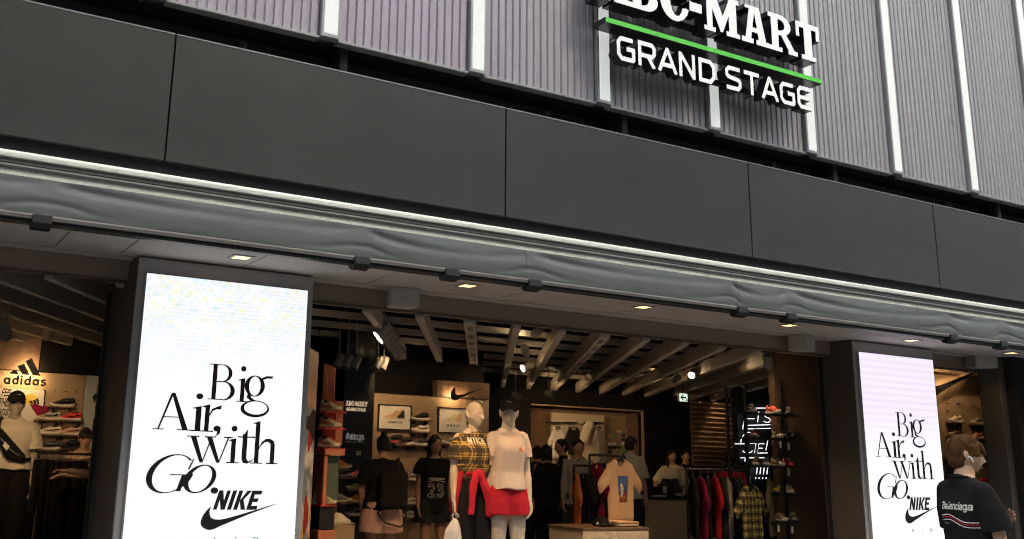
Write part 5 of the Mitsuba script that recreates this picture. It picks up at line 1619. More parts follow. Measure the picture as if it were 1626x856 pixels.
# left room: shoe wall, logo, poster
YL = 13.0
GL_ = 'shoes on the left shoe wall'
for x, y, cols, lab in ((98, 640, ('white', 'black', 'red'), 'Black and red shoe topmost on the left shoe wall'), (76, 661, ('cream', 'grey', 'black'), 'Grey and beige shoe left of the red one'), (110, 662, ('white', 'red', 'red'), 'Bright red shoe on the left shoe wall'),
                        (77, 684, ('white', 'cream', 'grey'), 'Cream shoe in the third row by the mannequin'), (110, 685, ('cream', 'pink', 'coral'), 'Pink shoe under the bright red one'), (76, 708, ('white', 'dark_grey', 'white'), 'Dark and white shoe low beside the mannequin'),
                        (110, 706, ('black', 'black', 'dark_grey'), 'All black shoe above the head of the woman')):
    wall_shoe(x, y, YL, cols, lab, GL_, lw=.33, s=1.0)
for x, y in ((70, 620), (87, 621), (104, 622), (70, 641), (121, 642), (121, 622)):
    c = px(x, y, YL)
    single('wall_peg', cyl((c[0], YL - .03, c[2]), (c[0], YL - .001, c[2]), .008, sides=8), 'black_metal', 'small dark empty peg on the left shoe wall, ' + PEG[(x, y)], 'peg', 'empty pegs of the left shoe wall')
k = thing('wall_logo', 'three slanted dark bars over lower case lettering on the far left wall, lit from behind', 'logo')
Zp = lambda x, y: tuple(px(x, y, YL - .1)[[0, 2]])
q = lambda *p: Polygon([Zp(a / 7.136, 560 + b / 7.136) for a, b in p])
halo(q((288, 98), (355, 60), (455, 265), (368, 255)), YL, .10, 'near_black', k, 'bar', 5)
halo(q((195, 155), (268, 125), (330, 253), (250, 248)), YL, .10, 'near_black', k, 'bar', 5)
halo(q((105, 222), (180, 192), (205, 245), (120, 240)), YL, .10, 'near_black', k, 'bar', 5)
sh, w = line(geo, 'adidas', .09)
x = 0
a, b = Zp(4.9, 610), Zp(73, 610)
z0, z1 = Zp(38, 611.2)[1], Zp(38, 596.6)[1]
kx = (b[0] - a[0]) / w
for ch in 'adidas':
    g, gw = geo(ch)
    g = affinity.affine_transform(g, [kx, 0, 0, (z1 - z0) / 1.02, a[0] + x * kx, z0])
    x += gw + .09
    halo(g, YL, .10, 'near_black', k, 'letter', 5)
a, b = px(-8, 616, YL), px(62.5, 692, YL)
k = thing('wall_poster', 'pale poster with big black slanted words behind the mannequin at far left', 'poster')
part(k, 'sheet', box(a[0], b[0], YL - .02, YL - .002, b[2], a[2]), 'paper_white')
part(k, 'edge', box(b[0] + .001, b[0] + .014, YL - .025, YL - .002, b[2], a[2]), 'black_metal')
for wd, x0, x1, y0, y1 in (('FEEL', 2, 18, 629, 616.5), ('THE', -3, 11, 645, 632), ('BOOST', -10, 17, 659.5, 648)):
    c0, c1 = px(x0, y0, YL - .021), px(x1, y0, YL - .021)
    m = meshkit.text_mesh(wd, 1.0, depth=1.0, bold=True)
    bb = m.bounds
    m.vertices = (np.asarray(m.vertices) - bb[0]) / (bb[1] - bb[0]) * [c1[0] - c0[0], px(x0, y1, YL)[2] - c0[2], .003]
    m.vertices[:, 0] += m.vertices[:, 1] * .12
    part(k, 'lettering', onwall(m, c0[0], YL - .0205, c0[2]), 'ink')
c0 = px(52, 637, YL)
part(k, 'yellow_patch', wall_shape(affinity.translate(ELL(0, 0, .07, .07), c0[0] - .03, c0[2] + .02), YL - .0205, .001), 'shoe_yellow')
part(k, 'bars_mark', wall_shape(unary_union([affinity.translate(PG((i * .034, 0), (i * .034 - .016, .024 + i * .016), (i * .034 + .008, .036 + i * .016), (i * .034 + .028, 0)), c0[0] - .02, c0[2] - .03) for i in range(3)]), YL - .0218, .001), 'ink')
part(k, 'shoe_picture', wall_shape(affinity.translate(affinity.rotate(affinity.scale(Polygon(smoothcurve([(.0, .12), (.04, .2), (.22, .26), (.42, .40), (.60, .62), (.68, .5), (.84, .62), (.98, .56), (1.0, .3), (.98, .1), (.6, .07), (.2, .08)], 5)).buffer(0), .32, .32, origin=(0, 0)), -52, origin=(0, 0)), px(41, 640, YL)[0], px(41, 640, YL)[2]), YL - .0205, .001), 'cloth_maroon')
# cool panel with a printed dark figure
k = thing('figure_poster', 'grey poster of a dark figure with curly hair on the cool wall panel', 'poster')
Pq = lambda *p: Polygon(smoothcurve([tuple(px(a, b, 13.0)[[0, 2]]) for a, b in p], 5)).buffer(0)
a, b = px(138, 606, 13), px(176, 724, 13)
part(k, 'sheet', box(a[0], min(b[0], 3.2), 12.985, 13.008, b[2], a[2]), 'panel_cool')
part(k, 'print_body', wall_shape(Pq((146, 680), (152, 655), (160, 650), (172, 648), (176, 690), (172, 722), (150, 722)), 12.9845, .0012), 'ink')
part(k, 'print_hair', wall_shape(Pq((147, 632), (152, 625), (160, 624), (168, 628), (170, 640), (166, 650), (156, 648)), 12.9832, .001), 'ink')
part(k, 'print_face', wall_shape(Pq((151, 636), (157, 634), (160, 642), (157, 650), (152, 648)), 12.9820, .001), 'cloth_grey')
# trousers on a rail
k = thing('trouser_rail', 'black metal clothes rail in front of the left shoe wall', 'clothes rail')
a, b = px(62, 719, 11.2), px(152, 722, 11.2)
part(k, 'bar', cyl(a, b, .014), 'black_metal')
for p in (a, b):
    part(k, 'post', cyl((p[0], p[1], ZF + .03), p, .014), 'black_metal')
    part(k, 'foot', box(p[0] - .02, p[0] + .02, p[1] - .25, p[1] + .25, ZF, ZF + .03, .005), 'black_metal')
rg = np.random.default_rng(11)
trs = [(-.17, 0), (-.155, .62), (.155, .62), (.17, 0), (.05, 0), (.0, .42), (-.05, 0)]
for i, u in enumerate(np.linspace(.06, .94, 8)):
    p = a + (b - a) * u
    yw = 62 + rg.uniform(-9, 9)
    kk = thing('hanging_trousers', ('leftmost black track trousers on the rail, white stripes down the leg', 'second', 'third', 'fourth, striped', 'fifth, striped', 'sixth', 'seventh', 'rightmost black track trousers on the left rail, white stripes down the leg')[i] + (' pair of black trousers on the left rail, counted from the left' if 0 < i < 7 else ''), 'trousers', 'trousers on the left rail')
    ol = [(-.19, 0), (-.165, .95), (.165, .95), (.19, 0), (.04, 0), (.0, .60), (-.04, 0)]
    m = placed(garment(ol, .055, .010, i, .025), p - [0, 0, 1.02], yw)
    part(kk, 'cloth', m, 'cloth_black', 50)
    part(kk, 'hanger', placed(extrude(U(R(-.17, .955, .17, .97), R(-.004, .97, .004, 1.02)), .008), p - [0, 0, 1.02], yw), 'alloy')
    if i in (0, 3, 4, 7):
        for dq in (0, .016, .032):
            part(kk, 'side_stripe', placed(extrude(LineString([(.15 - dq, .02), (.135 - dq, .93)]).buffer(.0045), .003), p - [0, 0, 1.02] + np.array([math.sin(math.radians(yw)), -math.cos(math.radians(yw)), 0]) * .030, yw), 'cloth_white')

# right-hand bay
for i, (x, y, cols, lab) in enumerate(((1511, 666, ('white', 'cream', 'grey'), 'Cream shoe upper left on the right shoe wall'), (1546, 669, ('cream', 'grey', 'white'), 'Grey shoe upper right on the right shoe wall'), (1511, 688, ('cream', 'brown', 'white'), 'Brown shoe second row left on the right shoe wall'),
                                       (1546, 692, ('white', 'orange', 'cream'), 'Orange shoe second row right on the right shoe wall'), (1507, 722, ('black', 'black', 'grey'), 'Black shoe third row beside the head of the passer-by'), (1552, 765, ('coral', 'red', 'red'), 'Red shoe behind the chin of the passer-by'))):
    wall_shoe(x, y, Yr, cols, lab, 'shoes on the right shoe wall', lw=.30, s=.9)
for x, y in ((1503, 641), (1520, 642), (1544, 645), (1503, 652), (1553, 648)):
    c = px(x, y, Yr)
    single('wall_peg', cyl((c[0], Yr - .03, c[2]), (c[0], Yr - .001, c[2]), .008, sides=8), 'black_metal', 'small dark empty peg on the right shoe wall, ' + PEG[(x, y)], 'peg', 'empty pegs of the right shoe wall')
tip = px(1551, 589, Yr - .1)
k = thing('wall_logo', 'large dark curved tick over the right shoe wall, half behind the pillar', 'logo')
bx0 = tip[0] - 1.35
halo(fitted(SWOOSH, bx0, tip[0], tip[2] - .46, tip[2]), Yr, .10, 'near_black', k, 'tick', 1.2)
part(B, 'partition', box(X_(1468, 700, Yr) - .3, 14.9, Yr - .06, Yr - .002, tip[2] - .10, tip[2] - .065), 'wood_dark')

# ------------------------------------------------------------------ shoe display left of the middle
def poster_fn(p, n, uv):
    k = fbm(p.x * 5 + p.y * 3, p.y * 2, p.z * 4, 4)
    c = mix([.20, .24, .30], [.62, .60, .56], smoothstep(.42, .62, k))
    c = mix(c, [.60, .42, .03], smoothstep(.60, .66, noise(p.x * 9, p.y * 7, p.z * 2.2)) * smoothstep(1.5, 1.2, p.z))
    c = mix(c, [.35, .03, .03], smoothstep(.66, .72, noise(p.x * 8 + 9, p.y * 8, p.z * 3)))
    sky = mix([.62, .36, .22], [.72, .50, .32], smoothstep(2.1, 2.4, p.z))
    c = mix(c, sky, smoothstep(1.88, 2.02, p.z + .2 * (k - .5)))
    return mix(c, [.02, .018, .02], smoothstep(.52, .56, noise(p.x * 4.5, p.y * 4.5, p.z * 5 + 3)) * smoothstep(1.5, 1.6, p.z) * smoothstep(2.1, 2.0, p.z))


pbr('poster_print', proc(poster_fn), .45)
k = thing('standing_poster', 'tall narrow colourful poster panel standing edge-on at the left side of the opening', 'poster panel')
pa, pb = np.array([3.395, 8.47, 0]), np.array([3.745, 8.98, 0])
dd = unit(pb - pa)
ztop = px(505, 555, 8.7)[2]
m = bar(pa + [0, 0, (ztop + ZF) / 2 + .04], pb + [0, 0, (ztop + ZF) / 2 + .04], .03, ztop - ZF - .08)
part(k, 'panel', m, 'poster_print')
part(k, 'frame', bar(pa - dd * .016 + [0, 0, (ztop + ZF) / 2], pa - dd * .001 + [0, 0, (ztop + ZF) / 2], .045, ztop - ZF), 'alloy')
part(k, 'base', bar(pa + [0, 0, ZF + .02], pb + [0, 0, ZF + .02], .16, .04), 'black_metal')
part(k, 'name_strip', bar(pb - dd * .33 + [0, 0, px(500, 724, 8.7)[2]] + np.array([dd[1], -dd[0], 0]) * .017, pb - dd * .02 + [0, 0, px(500, 724, 8.7)[2]] + np.array([dd[1], -dd[0], 0]) * .017, .003, .055), 'paper_white')
k = thing('shoe_display', 'red and orange shoe display unit with stepped shelves at the left of the opening', 'display unit')
Yd = 9.35
zz = lambda y, x=520, Y=Yd: px(x, y, Y)[2]
xx = lambda x, y=680, Y=Yd: px(x, y, Y)[0]
for i in range(5):
    part(k, 'slat', box(xx(511) + i * (xx(531) - xx(511)) / 5 + .004, xx(511) + (i + 1) * (xx(531) - xx(511)) / 5 - .004, Yd + .02, Yd + .07, zz(645), zz(576 + i * 1.5), .006), 'terracotta')
part(k, 'back_panel', box(xx(513), xx(531), Yd + .0, Yd + .018, zz(716), zz(634), .003), 'red_panel')
part(k, 'side_panel', box(xx(531.5), xx(543), Yd - .02, Yd + .03, zz(706), zz(636), .003), 'terracotta')
for y in (655, 681, 712):
    part(k, 'shelf', box(xx(497), xx(531), Yd - .30, Yd - .002, zz(y) - .012, zz(y), .003), 'red_panel')
part(k, 'orange_board', box(xx(499), xx(529), Yd - .31, Yd - .002, zz(723), zz(713.5), .003), 'terracotta')
part(k, 'green_board', box(xx(505), xx(528), Yd - .2, Yd - .17, zz(793), zz(724), .003), 'green_panel')
part(k, 'orange_side', box(xx(499), xx(504.5), Yd - .29, Yd - .05, zz(800), zz(724), .003), 'terracotta')
part(k, 'lower_shelf', box(xx(495), xx(520), Yd - .32, Yd - .02, zz(800) - .012, zz(800), .003), 'red_panel')
part(k, 'black_block', box(xx(495), xx(518), Yd - .30, Yd - .04, zz(837), zz(800) - .014, .003), 'near_black')
part(k, 'base', box(xx(493), xx(520), Yd - .32, Yd - .02, ZF, zz(838), .003), 'terracotta')
part(k, 'post', box(xx(520.5), xx(524), Yd - .12, Yd - .07, ZF, zz(795), .002), 'terracotta')
for y, lab in ((655, 'topmost'), (681, 'second'), (712, 'third')):
    shoe((xx(513), Yd - .16, zz(y) + .001), -70, ('cream', 'pale_green', 'coral'), f'pale green shoe with coral stripe, {lab} from the top on the red display', 'shoes on the red display', 1.0)
shoe((xx(508), Yd - .2, zz(800) + .001), -60, ('cream', 'pale_green', 'coral'), 'pale green shoe low on the red display over the black block', 'shoes on the red display', .95)
k = thing('side_shelf', 'narrow tan shelf unit between the red display and the black column', 'shelf unit')
Ye = 10.2
part(k, 'back', box(px(526, 700, Ye)[0], px(541, 700, Ye)[0], Ye, Ye + .03, ZF, px(530, 704, Ye)[2]), 'panel_pale')
for i, (y, cols, lab) in enumerate(((744, ('white', 'orange', 'orange'), 'orange shoe on the narrow tan shelf unit'), (757, ('grey', 'dark_grey', 'white'), 'dark shoe second on the narrow tan shelf unit'), (797, ('cream', 'grey', 'grey'), 'grey shoe lowest on the narrow tan shelf unit'))):
    part(k, 'shelf', box(px(525, y, Ye)[0], px(541, y, Ye)[0], Ye - .26, Ye - .001, px(530, y, Ye)[2] - .012, px(530, y, Ye)[2]), 'wood_dark')
    shoe((px(531, y, Ye)[0], Ye - .12, px(530, y, Ye)[2] + .001), -35, cols, lab, 'shoes on the narrow shelf unit', .95)
k = thing('display_box', 'brown box plinth in front of the black column with a cream cap on it', 'plinth')
Yb_ = 9.3
bz = px(542, 834, Yb_)[2]
part(k, 'body', box(px(521, 840, Yb_)[0], px(563, 840, Yb_)[0], Yb_, Yb_ + .4, ZF, bz - .02, .004), 'wood_wall')
part(k, 'top_board', box(px(520.5, 840, Yb_)[0], px(563.5, 840, Yb_)[0], Yb_ - .004, Yb_ + .404, bz - .019, bz, .004), 'wood_wall')
part(k, 'step', box(px(564, 840, Yb_)[0], px(590, 840, Yb_)[0], Yb_ + .05, Yb_ + .35, ZF, bz - .22, .004), 'wood_dark')


def loose_cap(c, mat, label, yaw=0, s=1.0):
    k = thing('baseball_cap', label, 'cap')
    cr = hull(ball((0, 0, .02), (.09, .10, .085))) - m3.Manifold.hull_points(np.array([(x, y, z) for x in (-.2, .2) for y in (-.2, .2) for z in (-.2, .0)]))
    pk_ = m3.Manifold.hull_points(np.vstack([ball((a * .06, -.07 - .02 * (1 - abs(a)), .012), (.012, .02, .004), True) for a in (-1, 0, 1)] + [ball((a * .045, -.165 + .03 * a * a, .010), (.012, .012, .003), True) for a in (-1, 0, 1)]))
    to = T().translate([float(v) for v in c]).rotate([0, 0, 1], yaw).scale(s)
    part(k, 'crown', melt([cr], .012, 3), mat, 50, to=to)
    part(k, 'peak', melt([pk_], .012, 2), mat, 50, to=to)
    part(k, 'button', man2tri(hull(ball((0, 0, .106), (.007, .007, .004)))), mat, True, to=to)
    return k


loose_cap((px(536, 830, Yb_ + .15)[0], Yb_ + .17, bz + .001), 'cloth_cream', 'cream cap lying on the brown box plinth', 70, 1.05)
kk = thing('folded_shirt', 'small cream folded cloth beside the cream cap on the box plinth', 'folded cloth')
part(kk, 'cloth', crumple(melt([hull(*[ball((px(551, 830, Yb_)[0] + sx * .05, Yb_ + .16 + sy * .06, bz + .03), (.03, .03, .028), True) for sx in (-1, 1) for sy in (-1, 1)])], .015, 4), .006), 'cloth_cream', 50)

# ------------------------------------------------------------------ tables, rails and shirts
Yt = 8.75
tz = px(960, 838, Yt)[2]
k = thing('display_table', 'tan table with a dark top in front of the rail with the tan shirt', 'table')
tx0, tx1 = px(926, 838, Yt)[0], px(1030, 850, Yt)[0]
part(k, 'top', box(tx0 - .01, tx1 + .01, Yt - .01, Yt + .62, tz - .03, tz, .004), 'wood_dark')
part(k, 'body', box(tx0, tx1, Yt, Yt + .61, ZF + .06, tz - .032, .004), 'panel_pale')
part(k, 'plinth', box(tx0 + .03, tx1 - .03, Yt + .03, Yt + .58, ZF, ZF + .058), 'near_black')
loose_cap((px(957, 836, Yt + .2)[0], Yt + .22, tz + .001), 'cloth_black', 'black cap lying on the table in front of the tan shirt', -40)
kk = thing('folded_shirt', 'folded cream shirt beside the black cap on the table', 'folded shirt')
fsx = px(990, 840, Yt + .2)[0]
for i in range(2):
    part(kk, 'layer', crumple(melt([hull(*[ball((fsx + sx * .13, Yt + .24 + sy * .12, tz + .016 + i * .026), (.02, .02, .012), True) for sx in (-1, 1) for sy in (-1, 1)])], .02, 2), .003), 'cloth_tan' if i else 'cloth_cream', 50)
kk = thing('sunglasses_case', 'dark striped sandals beside the black cap on the table', 'sandals')
part(kk, 'pair', crumple(melt([hull(ball((px(970, 838, Yt)[0] + q, Yt + .1, tz + .02), (.035, .03, .018), True), ball((px(970, 838, Yt)[0] + q, Yt + .26, tz + .02), (.045, .04, .018), True)) for q in (0, .1)], .015, 3), .002), 'cloth_charcoal', 50)
part(kk, 'strap', cat(*[rod([(px(970, 838, Yt)[0] + q - .045, Yt + .18, tz + .02), (px(970, 838, Yt)[0] + q, Yt + .19, tz + .06), (px(970, 838, Yt)[0] + q + .045, Yt + .18, tz + .02)], .014, 8) for q in (0, .1)]), 'cloth_white', True)
# rail with the tan shirt
Yg = 9.5
k = thing('clothes_rail', 'black metal clothes rail carrying the tan printed shirt', 'clothes rail')
ra, rb = px(936, 722, Yg), px(992, 725, Yg - .02)
part(k, 'bar', cyl(ra, rb, .014), 'black_metal')
la, lb = px(911, 739, Yg + .4), px(941, 740, Yg + .1)
part(k, 'low_bar', cyl(la, lb, .013), 'black_metal')
for p in (ra, rb, la, lb):
    part(k, 'post', cyl((p[0], p[1], ZF + .03), p, .013), 'black_metal')
part(k, 'foot', box(la[0] - .02, rb[0] + .02, Yg - .05, Yg + .45, ZF, ZF + .028, .004), 'black_metal')
c = px(986, 829, 9.2)
tk, tm = hanging_tee(c, 14, 'cloth_tan', 'tan T-shirt with a square sunset print, facing the street on the rail', w=.47, h=.66, sl=.19, seed=4, thick=.09, fold=.010)
fo = np.array([math.sin(math.radians(14)), -math.cos(math.radians(14)), 0]); rr = np.array([math.cos(math.radians(14)), math.sin(math.radians(14)), 0])
po = np.array(c) + rr * -.10 + [0, 0, .22] + fo * .2
decal(tk, 'print_night', PG((0, 0), (.16, 0), (.19, .29), (-.01, .29)), tm, po, fo, (0, 0, 1), 'shoe_blue', .003)
decal(tk, 'print_glow', PG((.005, .005), (.155, .005), (.165, .10), (.11, .08), (.08, .13), (.03, .09), (.0, .08)), tm, po, fo, (0, 0, 1), 'cloth_orange', .0045)
decal(tk, 'print_sun', U(ELL(.055, .11, .035, .04), ELL(.085, .09, .03, .025)), tm, po, fo, (0, 0, 1), 'cloth_red', .006)
decal(tk, 'print_palms', unary_union([R(x_, .0, x_ + .005, h_) for x_, h_ in ((.012, .08), (.036, .12), (.062, .09), (.088, .15), (.11, .10), (.135, .17), (.15, .12))]), tm, po, fo, (0, 0, 1), 'ink', .0075)
for i, (u, mat, lab, yw) in enumerate(((.08, 'cloth_orange', 'orange and black shirt at the left end of the rail behind the tan shirt', 58), (.25, 'cloth_black', 'black shirt next to the orange one on the rail', 60), (.42, 'cloth_charcoal', 'charcoal shirt in the middle of the rail behind the tan shirt', 64),
                                       (.60, 'cloth_maroon', 'maroon shirt just behind the tan shirt', 60), (.74, 'cloth_navy', 'navy shirt just behind the tan shirt', 62), (.88, 'cloth_white', 'white shirt edge peeping out behind the tan shirt', 60))):
    p = la + (lb - la) * u * 2.0 if u < .45 else ra + (rb - ra) * (u - .45) * 1.3
    hanging_tee(p - [0, 0, .78], yw + 10 * (i % 2), mat, lab, 'shirts on the rail of the tan shirt', w=.46, h=.66, seed=20 + i)
# rail at the right
Yq = 9.1
k = thing('clothes_rail', 'black metal clothes rail carrying maroon shirts and the yellow plaid shirt', 'clothes rail')
ra, rb = px(1090, 745, Yq + .3), px(1188, 747, Yq)
part(k, 'bar', cyl(ra, rb, .015), 'black_metal')
for p in (ra, rb):
    part(k, 'post', cyl((p[0], p[1], ZF + .03), p, .016), 'black_metal')
part(k, 'foot', cat(*[box(p[0] - .02, p[0] + .02, p[1] - .25, p[1] + .25, ZF, ZF + .03, .005) for p in (ra, rb)]), 'black_metal')
for i, (u, mat, lab) in enumerate(((.10, 'cloth_black', 'black shirt leftmost on the right rail'), (.22, 'cloth_maroon', 'maroon shirt, first of the coloured ones on the right rail'), (.34, 'cloth_black', 'black shirt between the maroon and crimson ones'), (.45, 'cloth_crimson', 'crimson shirt in the middle of the right rail'),
                                   (.56, 'cloth_charcoal', 'charcoal shirt right of the crimson one'), (.66, 'cloth_grey', 'light grey shirt on the right rail'), (.76, 'cloth_navy', 'navy shirt left of the plaid one'), (.86, 'cloth_charcoal', 'dark shirt directly behind the yellow plaid one'))):
    hanging_tee(ra + (rb - ra) * u - [0, 0, .80], 52 + 6 * math.sin(i * 2.3), mat, lab, 'shirts on the right rail', w=.50, h=.68, seed=40 + i, thick=.07)
c = px(1196, 862, 8.75)
pk2, pm2 = hanging_tee(c, 18, 'plaid_yellow', 'yellow and black plaid shirt facing the street on the right rail', w=.46, h=.62, sl=.21, seed=9, thick=.09, hook=.10)
fo = np.array([math.sin(math.radians(18)), -math.cos(math.radians(18)), 0]); rr = np.array([math.cos(math.radians(18)), math.sin(math.radians(18)), 0])
decal(pk2, 'tick_mark', fitted(SWOOSH, 0, .05, 0, .024), pm2, np.array(c) + rr * .05 + [0, 0, .47] + fo * .2, fo, (0, 0, 1), 'paper_white', .003)
hanging_tee(px(1228, 852, 8.95), 35, 'cloth_olive', 'olive patterned shirt behind the right sleeve of the plaid shirt', w=.40, h=.66, seed=77)
# shoe rack at the right
k = thing('shoe_rack', 'black metal rack with five shelves of shoes beside the right pillar', 'shoe rack')
Ys_ = 8.8
for x in (1184, 1212, 1271):
    p = px(x, 700, Ys_)
    part(k, 'post', box(p[0] - .014, p[0] + .014, Ys_ + .26, Ys_ + .288, ZF, px(x, 604 if x == 1271 else 612, Ys_)[2], .002), 'black_metal')
SHV = [(657, 1186, 1270), (696, 1186, 1272), (741, 1186, 1272), (785, 1216, 1274), (829, 1226, 1278)]
for y, xa, xb in SHV:
    part(k, 'shelf', box(px(xa, y, Ys_)[0], px(xb, y, Ys_)[0], Ys_, Ys_ + .255, px(1230, y, Ys_)[2] - .014, px(1230, y, Ys_)[2], .002), 'near_black')
RACK = [(0, 1193, ('white', 'black', 'white'), 'black shoe with white sole at the left of the top shelf'), (0, 1227, ('white', 'coral', 'coral'), 'coral shoe in the middle of the top shelf'), (0, 1251, ('dark_grey', 'black', 'grey'), 'dark shoe at the right of the top shelf'),
        (1, 1198, ('cream', 'coral', 'grey'), 'coral and beige shoe on the second shelf'), (1, 1233, ('cream', 'cream', 'brown'), 'cream shoe on the second shelf'), (1, 1250, ('black', 'black', 'white'), 'black shoe on the second shelf'),
        (2, 1200, ('cream', 'brown', 'yellow'), 'brown shoe at the left of the third shelf'), (2, 1216, ('white', 'grey', 'dark_grey'), 'grey shoe on the third shelf'), (2, 1234, ('cream', 'cream', 'orange'), 'cream shoe on the third shelf'), (2, 1250, ('red', 'red', 'white'), 'red shoe on the third shelf'),
        (3, 1233, ('dark_grey', 'yellow', 'black'), 'yellow and black shoe on the fourth shelf'), (3, 1254, ('cream', 'cream', 'grey'), 'cream shoe on the fourth shelf'), (4, 1238, ('white', 'grey', 'coral'), 'grey shoe on the lowest shelf'), (4, 1259, ('grey', 'dark_grey', 'white'), 'dark grey shoe on the lowest shelf')]
for i, (r_, x, cols, lab) in enumerate(RACK):
    y = SHV[r_][0]
    p = px(x, y, Ys_ + .12)
    shoe((p[0], Ys_ + .11, px(1230, y, Ys_)[2] + .001), -128 + 22 * math.sin(i * 1.7), cols, lab + ' of the right rack', 'shoes on the right rack', .98)
for i, (x, y) in enumerate(((1239, 700), (1252, 703), (1252, 744), (1236, 833), (1258, 836))):
    a = px(x, y, Ys_ - .004)
    single('price_tag', box(a[0] - .017, a[0] + .017, Ys_ - .006, Ys_ - .003, a[2] - .085, a[2]), 'paper_white', ('white price tag under the cream shoe on the second shelf', 'white price tag under the black shoe on the second shelf', 'white price tag under the red shoe', 'left white price tag on the lowest shelf', 'right white price tag on the lowest shelf')[i], 'price tag', 'price tags on the right rack')
# ------------------------------------------------------------------ rear of the shop
def tube_sign():
    k = thing('tube_light_sign', 'white tube light lettering on the black wall behind the right shoe rack', 'light sign')
    Yn = 12.2
    P = lambda a, b: px(1160 + a / 5.35, 620 + b / 5.35, Yn - .06)
    st = [[(122, 205), (103, 328), (128, 328)], [(145, 240), (203, 240)], [(216, 150), (300, 150)], [(240, 180), (230, 270)], smoothcurve([(322, 182), (292, 196), (298, 224), (332, 240), (335, 262), (310, 272), (283, 262)], 4, False),
          [(148, 297), (345, 290)], [(148, 326), (345, 322)], smoothcurve([(190, 365), (150, 356), (115, 375), (92, 415), (85, 462)], 4, False), smoothcurve([(104, 513), (116, 525), (135, 530)], 3, False), smoothcurve([(158, 529), (174, 524), (187, 512)], 3, False),
          [(36, 453), (130, 453)], [(168, 451), (217, 453), (203, 533)], [(286, 453), (241, 453), (228, 533), (315, 530)], [(236, 491), (272, 491)], [(316, 427), (300, 508)], [(83, 572), (135, 572)], [(127, 575), (120, 602)], [(160, 572), (297, 572)],
          [(228, 655), (220, 712)], [(257, 655), (250, 712)], [(287, 655), (279, 712)], [(316, 655), (308, 712)], [(215, 738), (212, 752)], [(244, 738), (241, 752)], [(274, 738), (271, 752)], [(304, 738), (301, 752)]]
    for s in st:
        part(k, 'tube', rod([P(*q) for q in s], .0075, 8), 'bulb_white', True, emitter={'type': 'area', 'radiance': rgb(.15, .15, .155), 'sampling_weight': .03})
    part(k, 'mount', cat(*[cyl(P(*q), P(*q) + [0, .058, 0], .005, sides=6) for q in ((110, 290), (250, 294), (250, 324), (90, 430), (235, 500), (250, 572), (225, 690))]), 'black_metal')


pbr('bulb_white', (.8, .8, .8), .4)
tube_sign()
k = thing('exit_sign', 'small white and green exit sign with a left arrow hung over the till', 'exit sign')
Yx = 12.6
a, b = px(1078.5, 624.5, Yx), px(1092, 638, Yx)
part(k, 'case', box(a[0] - .006, b[0] + .006, Yx + .002, Yx + .05, b[2] - .006, a[2] + .006, .003), 'white_plastic')
m = trimesh.Trimesh([[a[0], Yx, b[2]], [b[0], Yx, b[2]], [b[0], Yx, a[2]], [a[0], Yx, a[2]]], [[0, 1, 2], [0, 2, 3]], process=False)
part(k, 'face', m, 'bulb_white', emitter={'type': 'area', 'radiance': rgb(.085, .11, .085), 'sampling_weight': .05})
cx_, cz_, w_ = (a[0] + b[0]) / 2, (a[2] + b[2]) / 2, (b[0] - a[0])
part(k, 'arrow', wall_shape(affinity.translate(affinity.scale(U(PG((-.38, 0), (-.02, .34), (-.02, .2), (-.2, .065), (.32, .065), (.32, -.065), (-.2, -.065), (-.02, -.2), (-.02, -.34))), w_, w_, origin=(0, 0)), cx_, cz_), Yx - .002, .002), 'shoe_green_dark')
part(k, 'running_mark', wall_shape(R(b[0] - .2 * w_, b[2] + .06 * w_, b[0] - .06 * w_, b[2] + .22 * w_), Yx - .002, .002), 'shoe_green_dark')
part(k, 'hanger', cyl((cx_, Yx + .025, a[2] + .006), (cx_, Yx + .025, 3.55), .008, sides=8), 'black_metal')
pbr('shoe_green_dark', (.01, .09, .03), .5)
# alcove: shirts on display and small cards
for x, y0, y1, mat, lab, wpx, yw in ((886, 680, 728, 'cloth_white', 'white T-shirt hanging leftmost on the pale panel', 26, 6), (911, 680, 722, 'cloth_black', 'black T-shirt hanging second on the pale panel', 26, 4), (952, 680, 737, 'cloth_grey', 'grey T-shirt hanging rightmost on the pale panel', 24, 20)):
    Yv = 14.85
    z0, z1 = px(x, y1, Yv)[2], px(x, y0, Yv)[2]
    w_ = px(x + wpx / 2, y0, Yv)[0] - px(x - wpx / 2, y0, Yv)[0]
    hanging_tee((px(x, y1, Yv)[0], Yv, z0), yw, mat, lab, 'shirts on the pale panel of the alcove', w=w_ * .72, h=z1 - z0, sl=w_ * .30, seed=int(x), hook=.06)
    single('wall_bracket', box(px(x, y0, Yv)[0] - .16, px(x, y0, Yv)[0] + .10, Yv - .02, 14.995, z1 + .085, z1 + .11), 'black_metal', 'black bracket over the ' + lab.split(' hanging')[0] + ' on the pale panel', 'bracket', 'brackets on the pale panel')
k, _ = hanging_tee(px(931, 703, 14.8), -10, 'cloth_cream', 'bright cream jacket hung slantwise third on the pale panel', 'shirts on the pale panel of the alcove', w=.22, h=.34, seed=3, outline=[(-.16, -.02), (.02, .02), (.13, .30), (.16, .38), (.0, .40), (-.02, .36), (-.10, .2)], hook=.05)
k = thing('card_wall', 'cluster of small picture cards on the wall right of the grey alcove shirt', 'picture cards')
rg = np.random.default_rng(3)
for i in range(5):
    for j in range(6):
        a = px(966 + i * 7.2, 683 + j * 6.4, 15.28); b = px(966 + i * 7.2 + 5.4, 683 + j * 6.4 + rg.uniform(3.8, 5.4), 15.28)
        if rg.random() < .85:
            part(k, 'card', box(a[0], b[0], 15.28, 15.296, b[2], a[2]), ['paper_white', 'cloth_grey', 'cloth_charcoal', 'cloth_green', 'cloth_tan', 'cloth_navy'][int(rg.integers(6))])
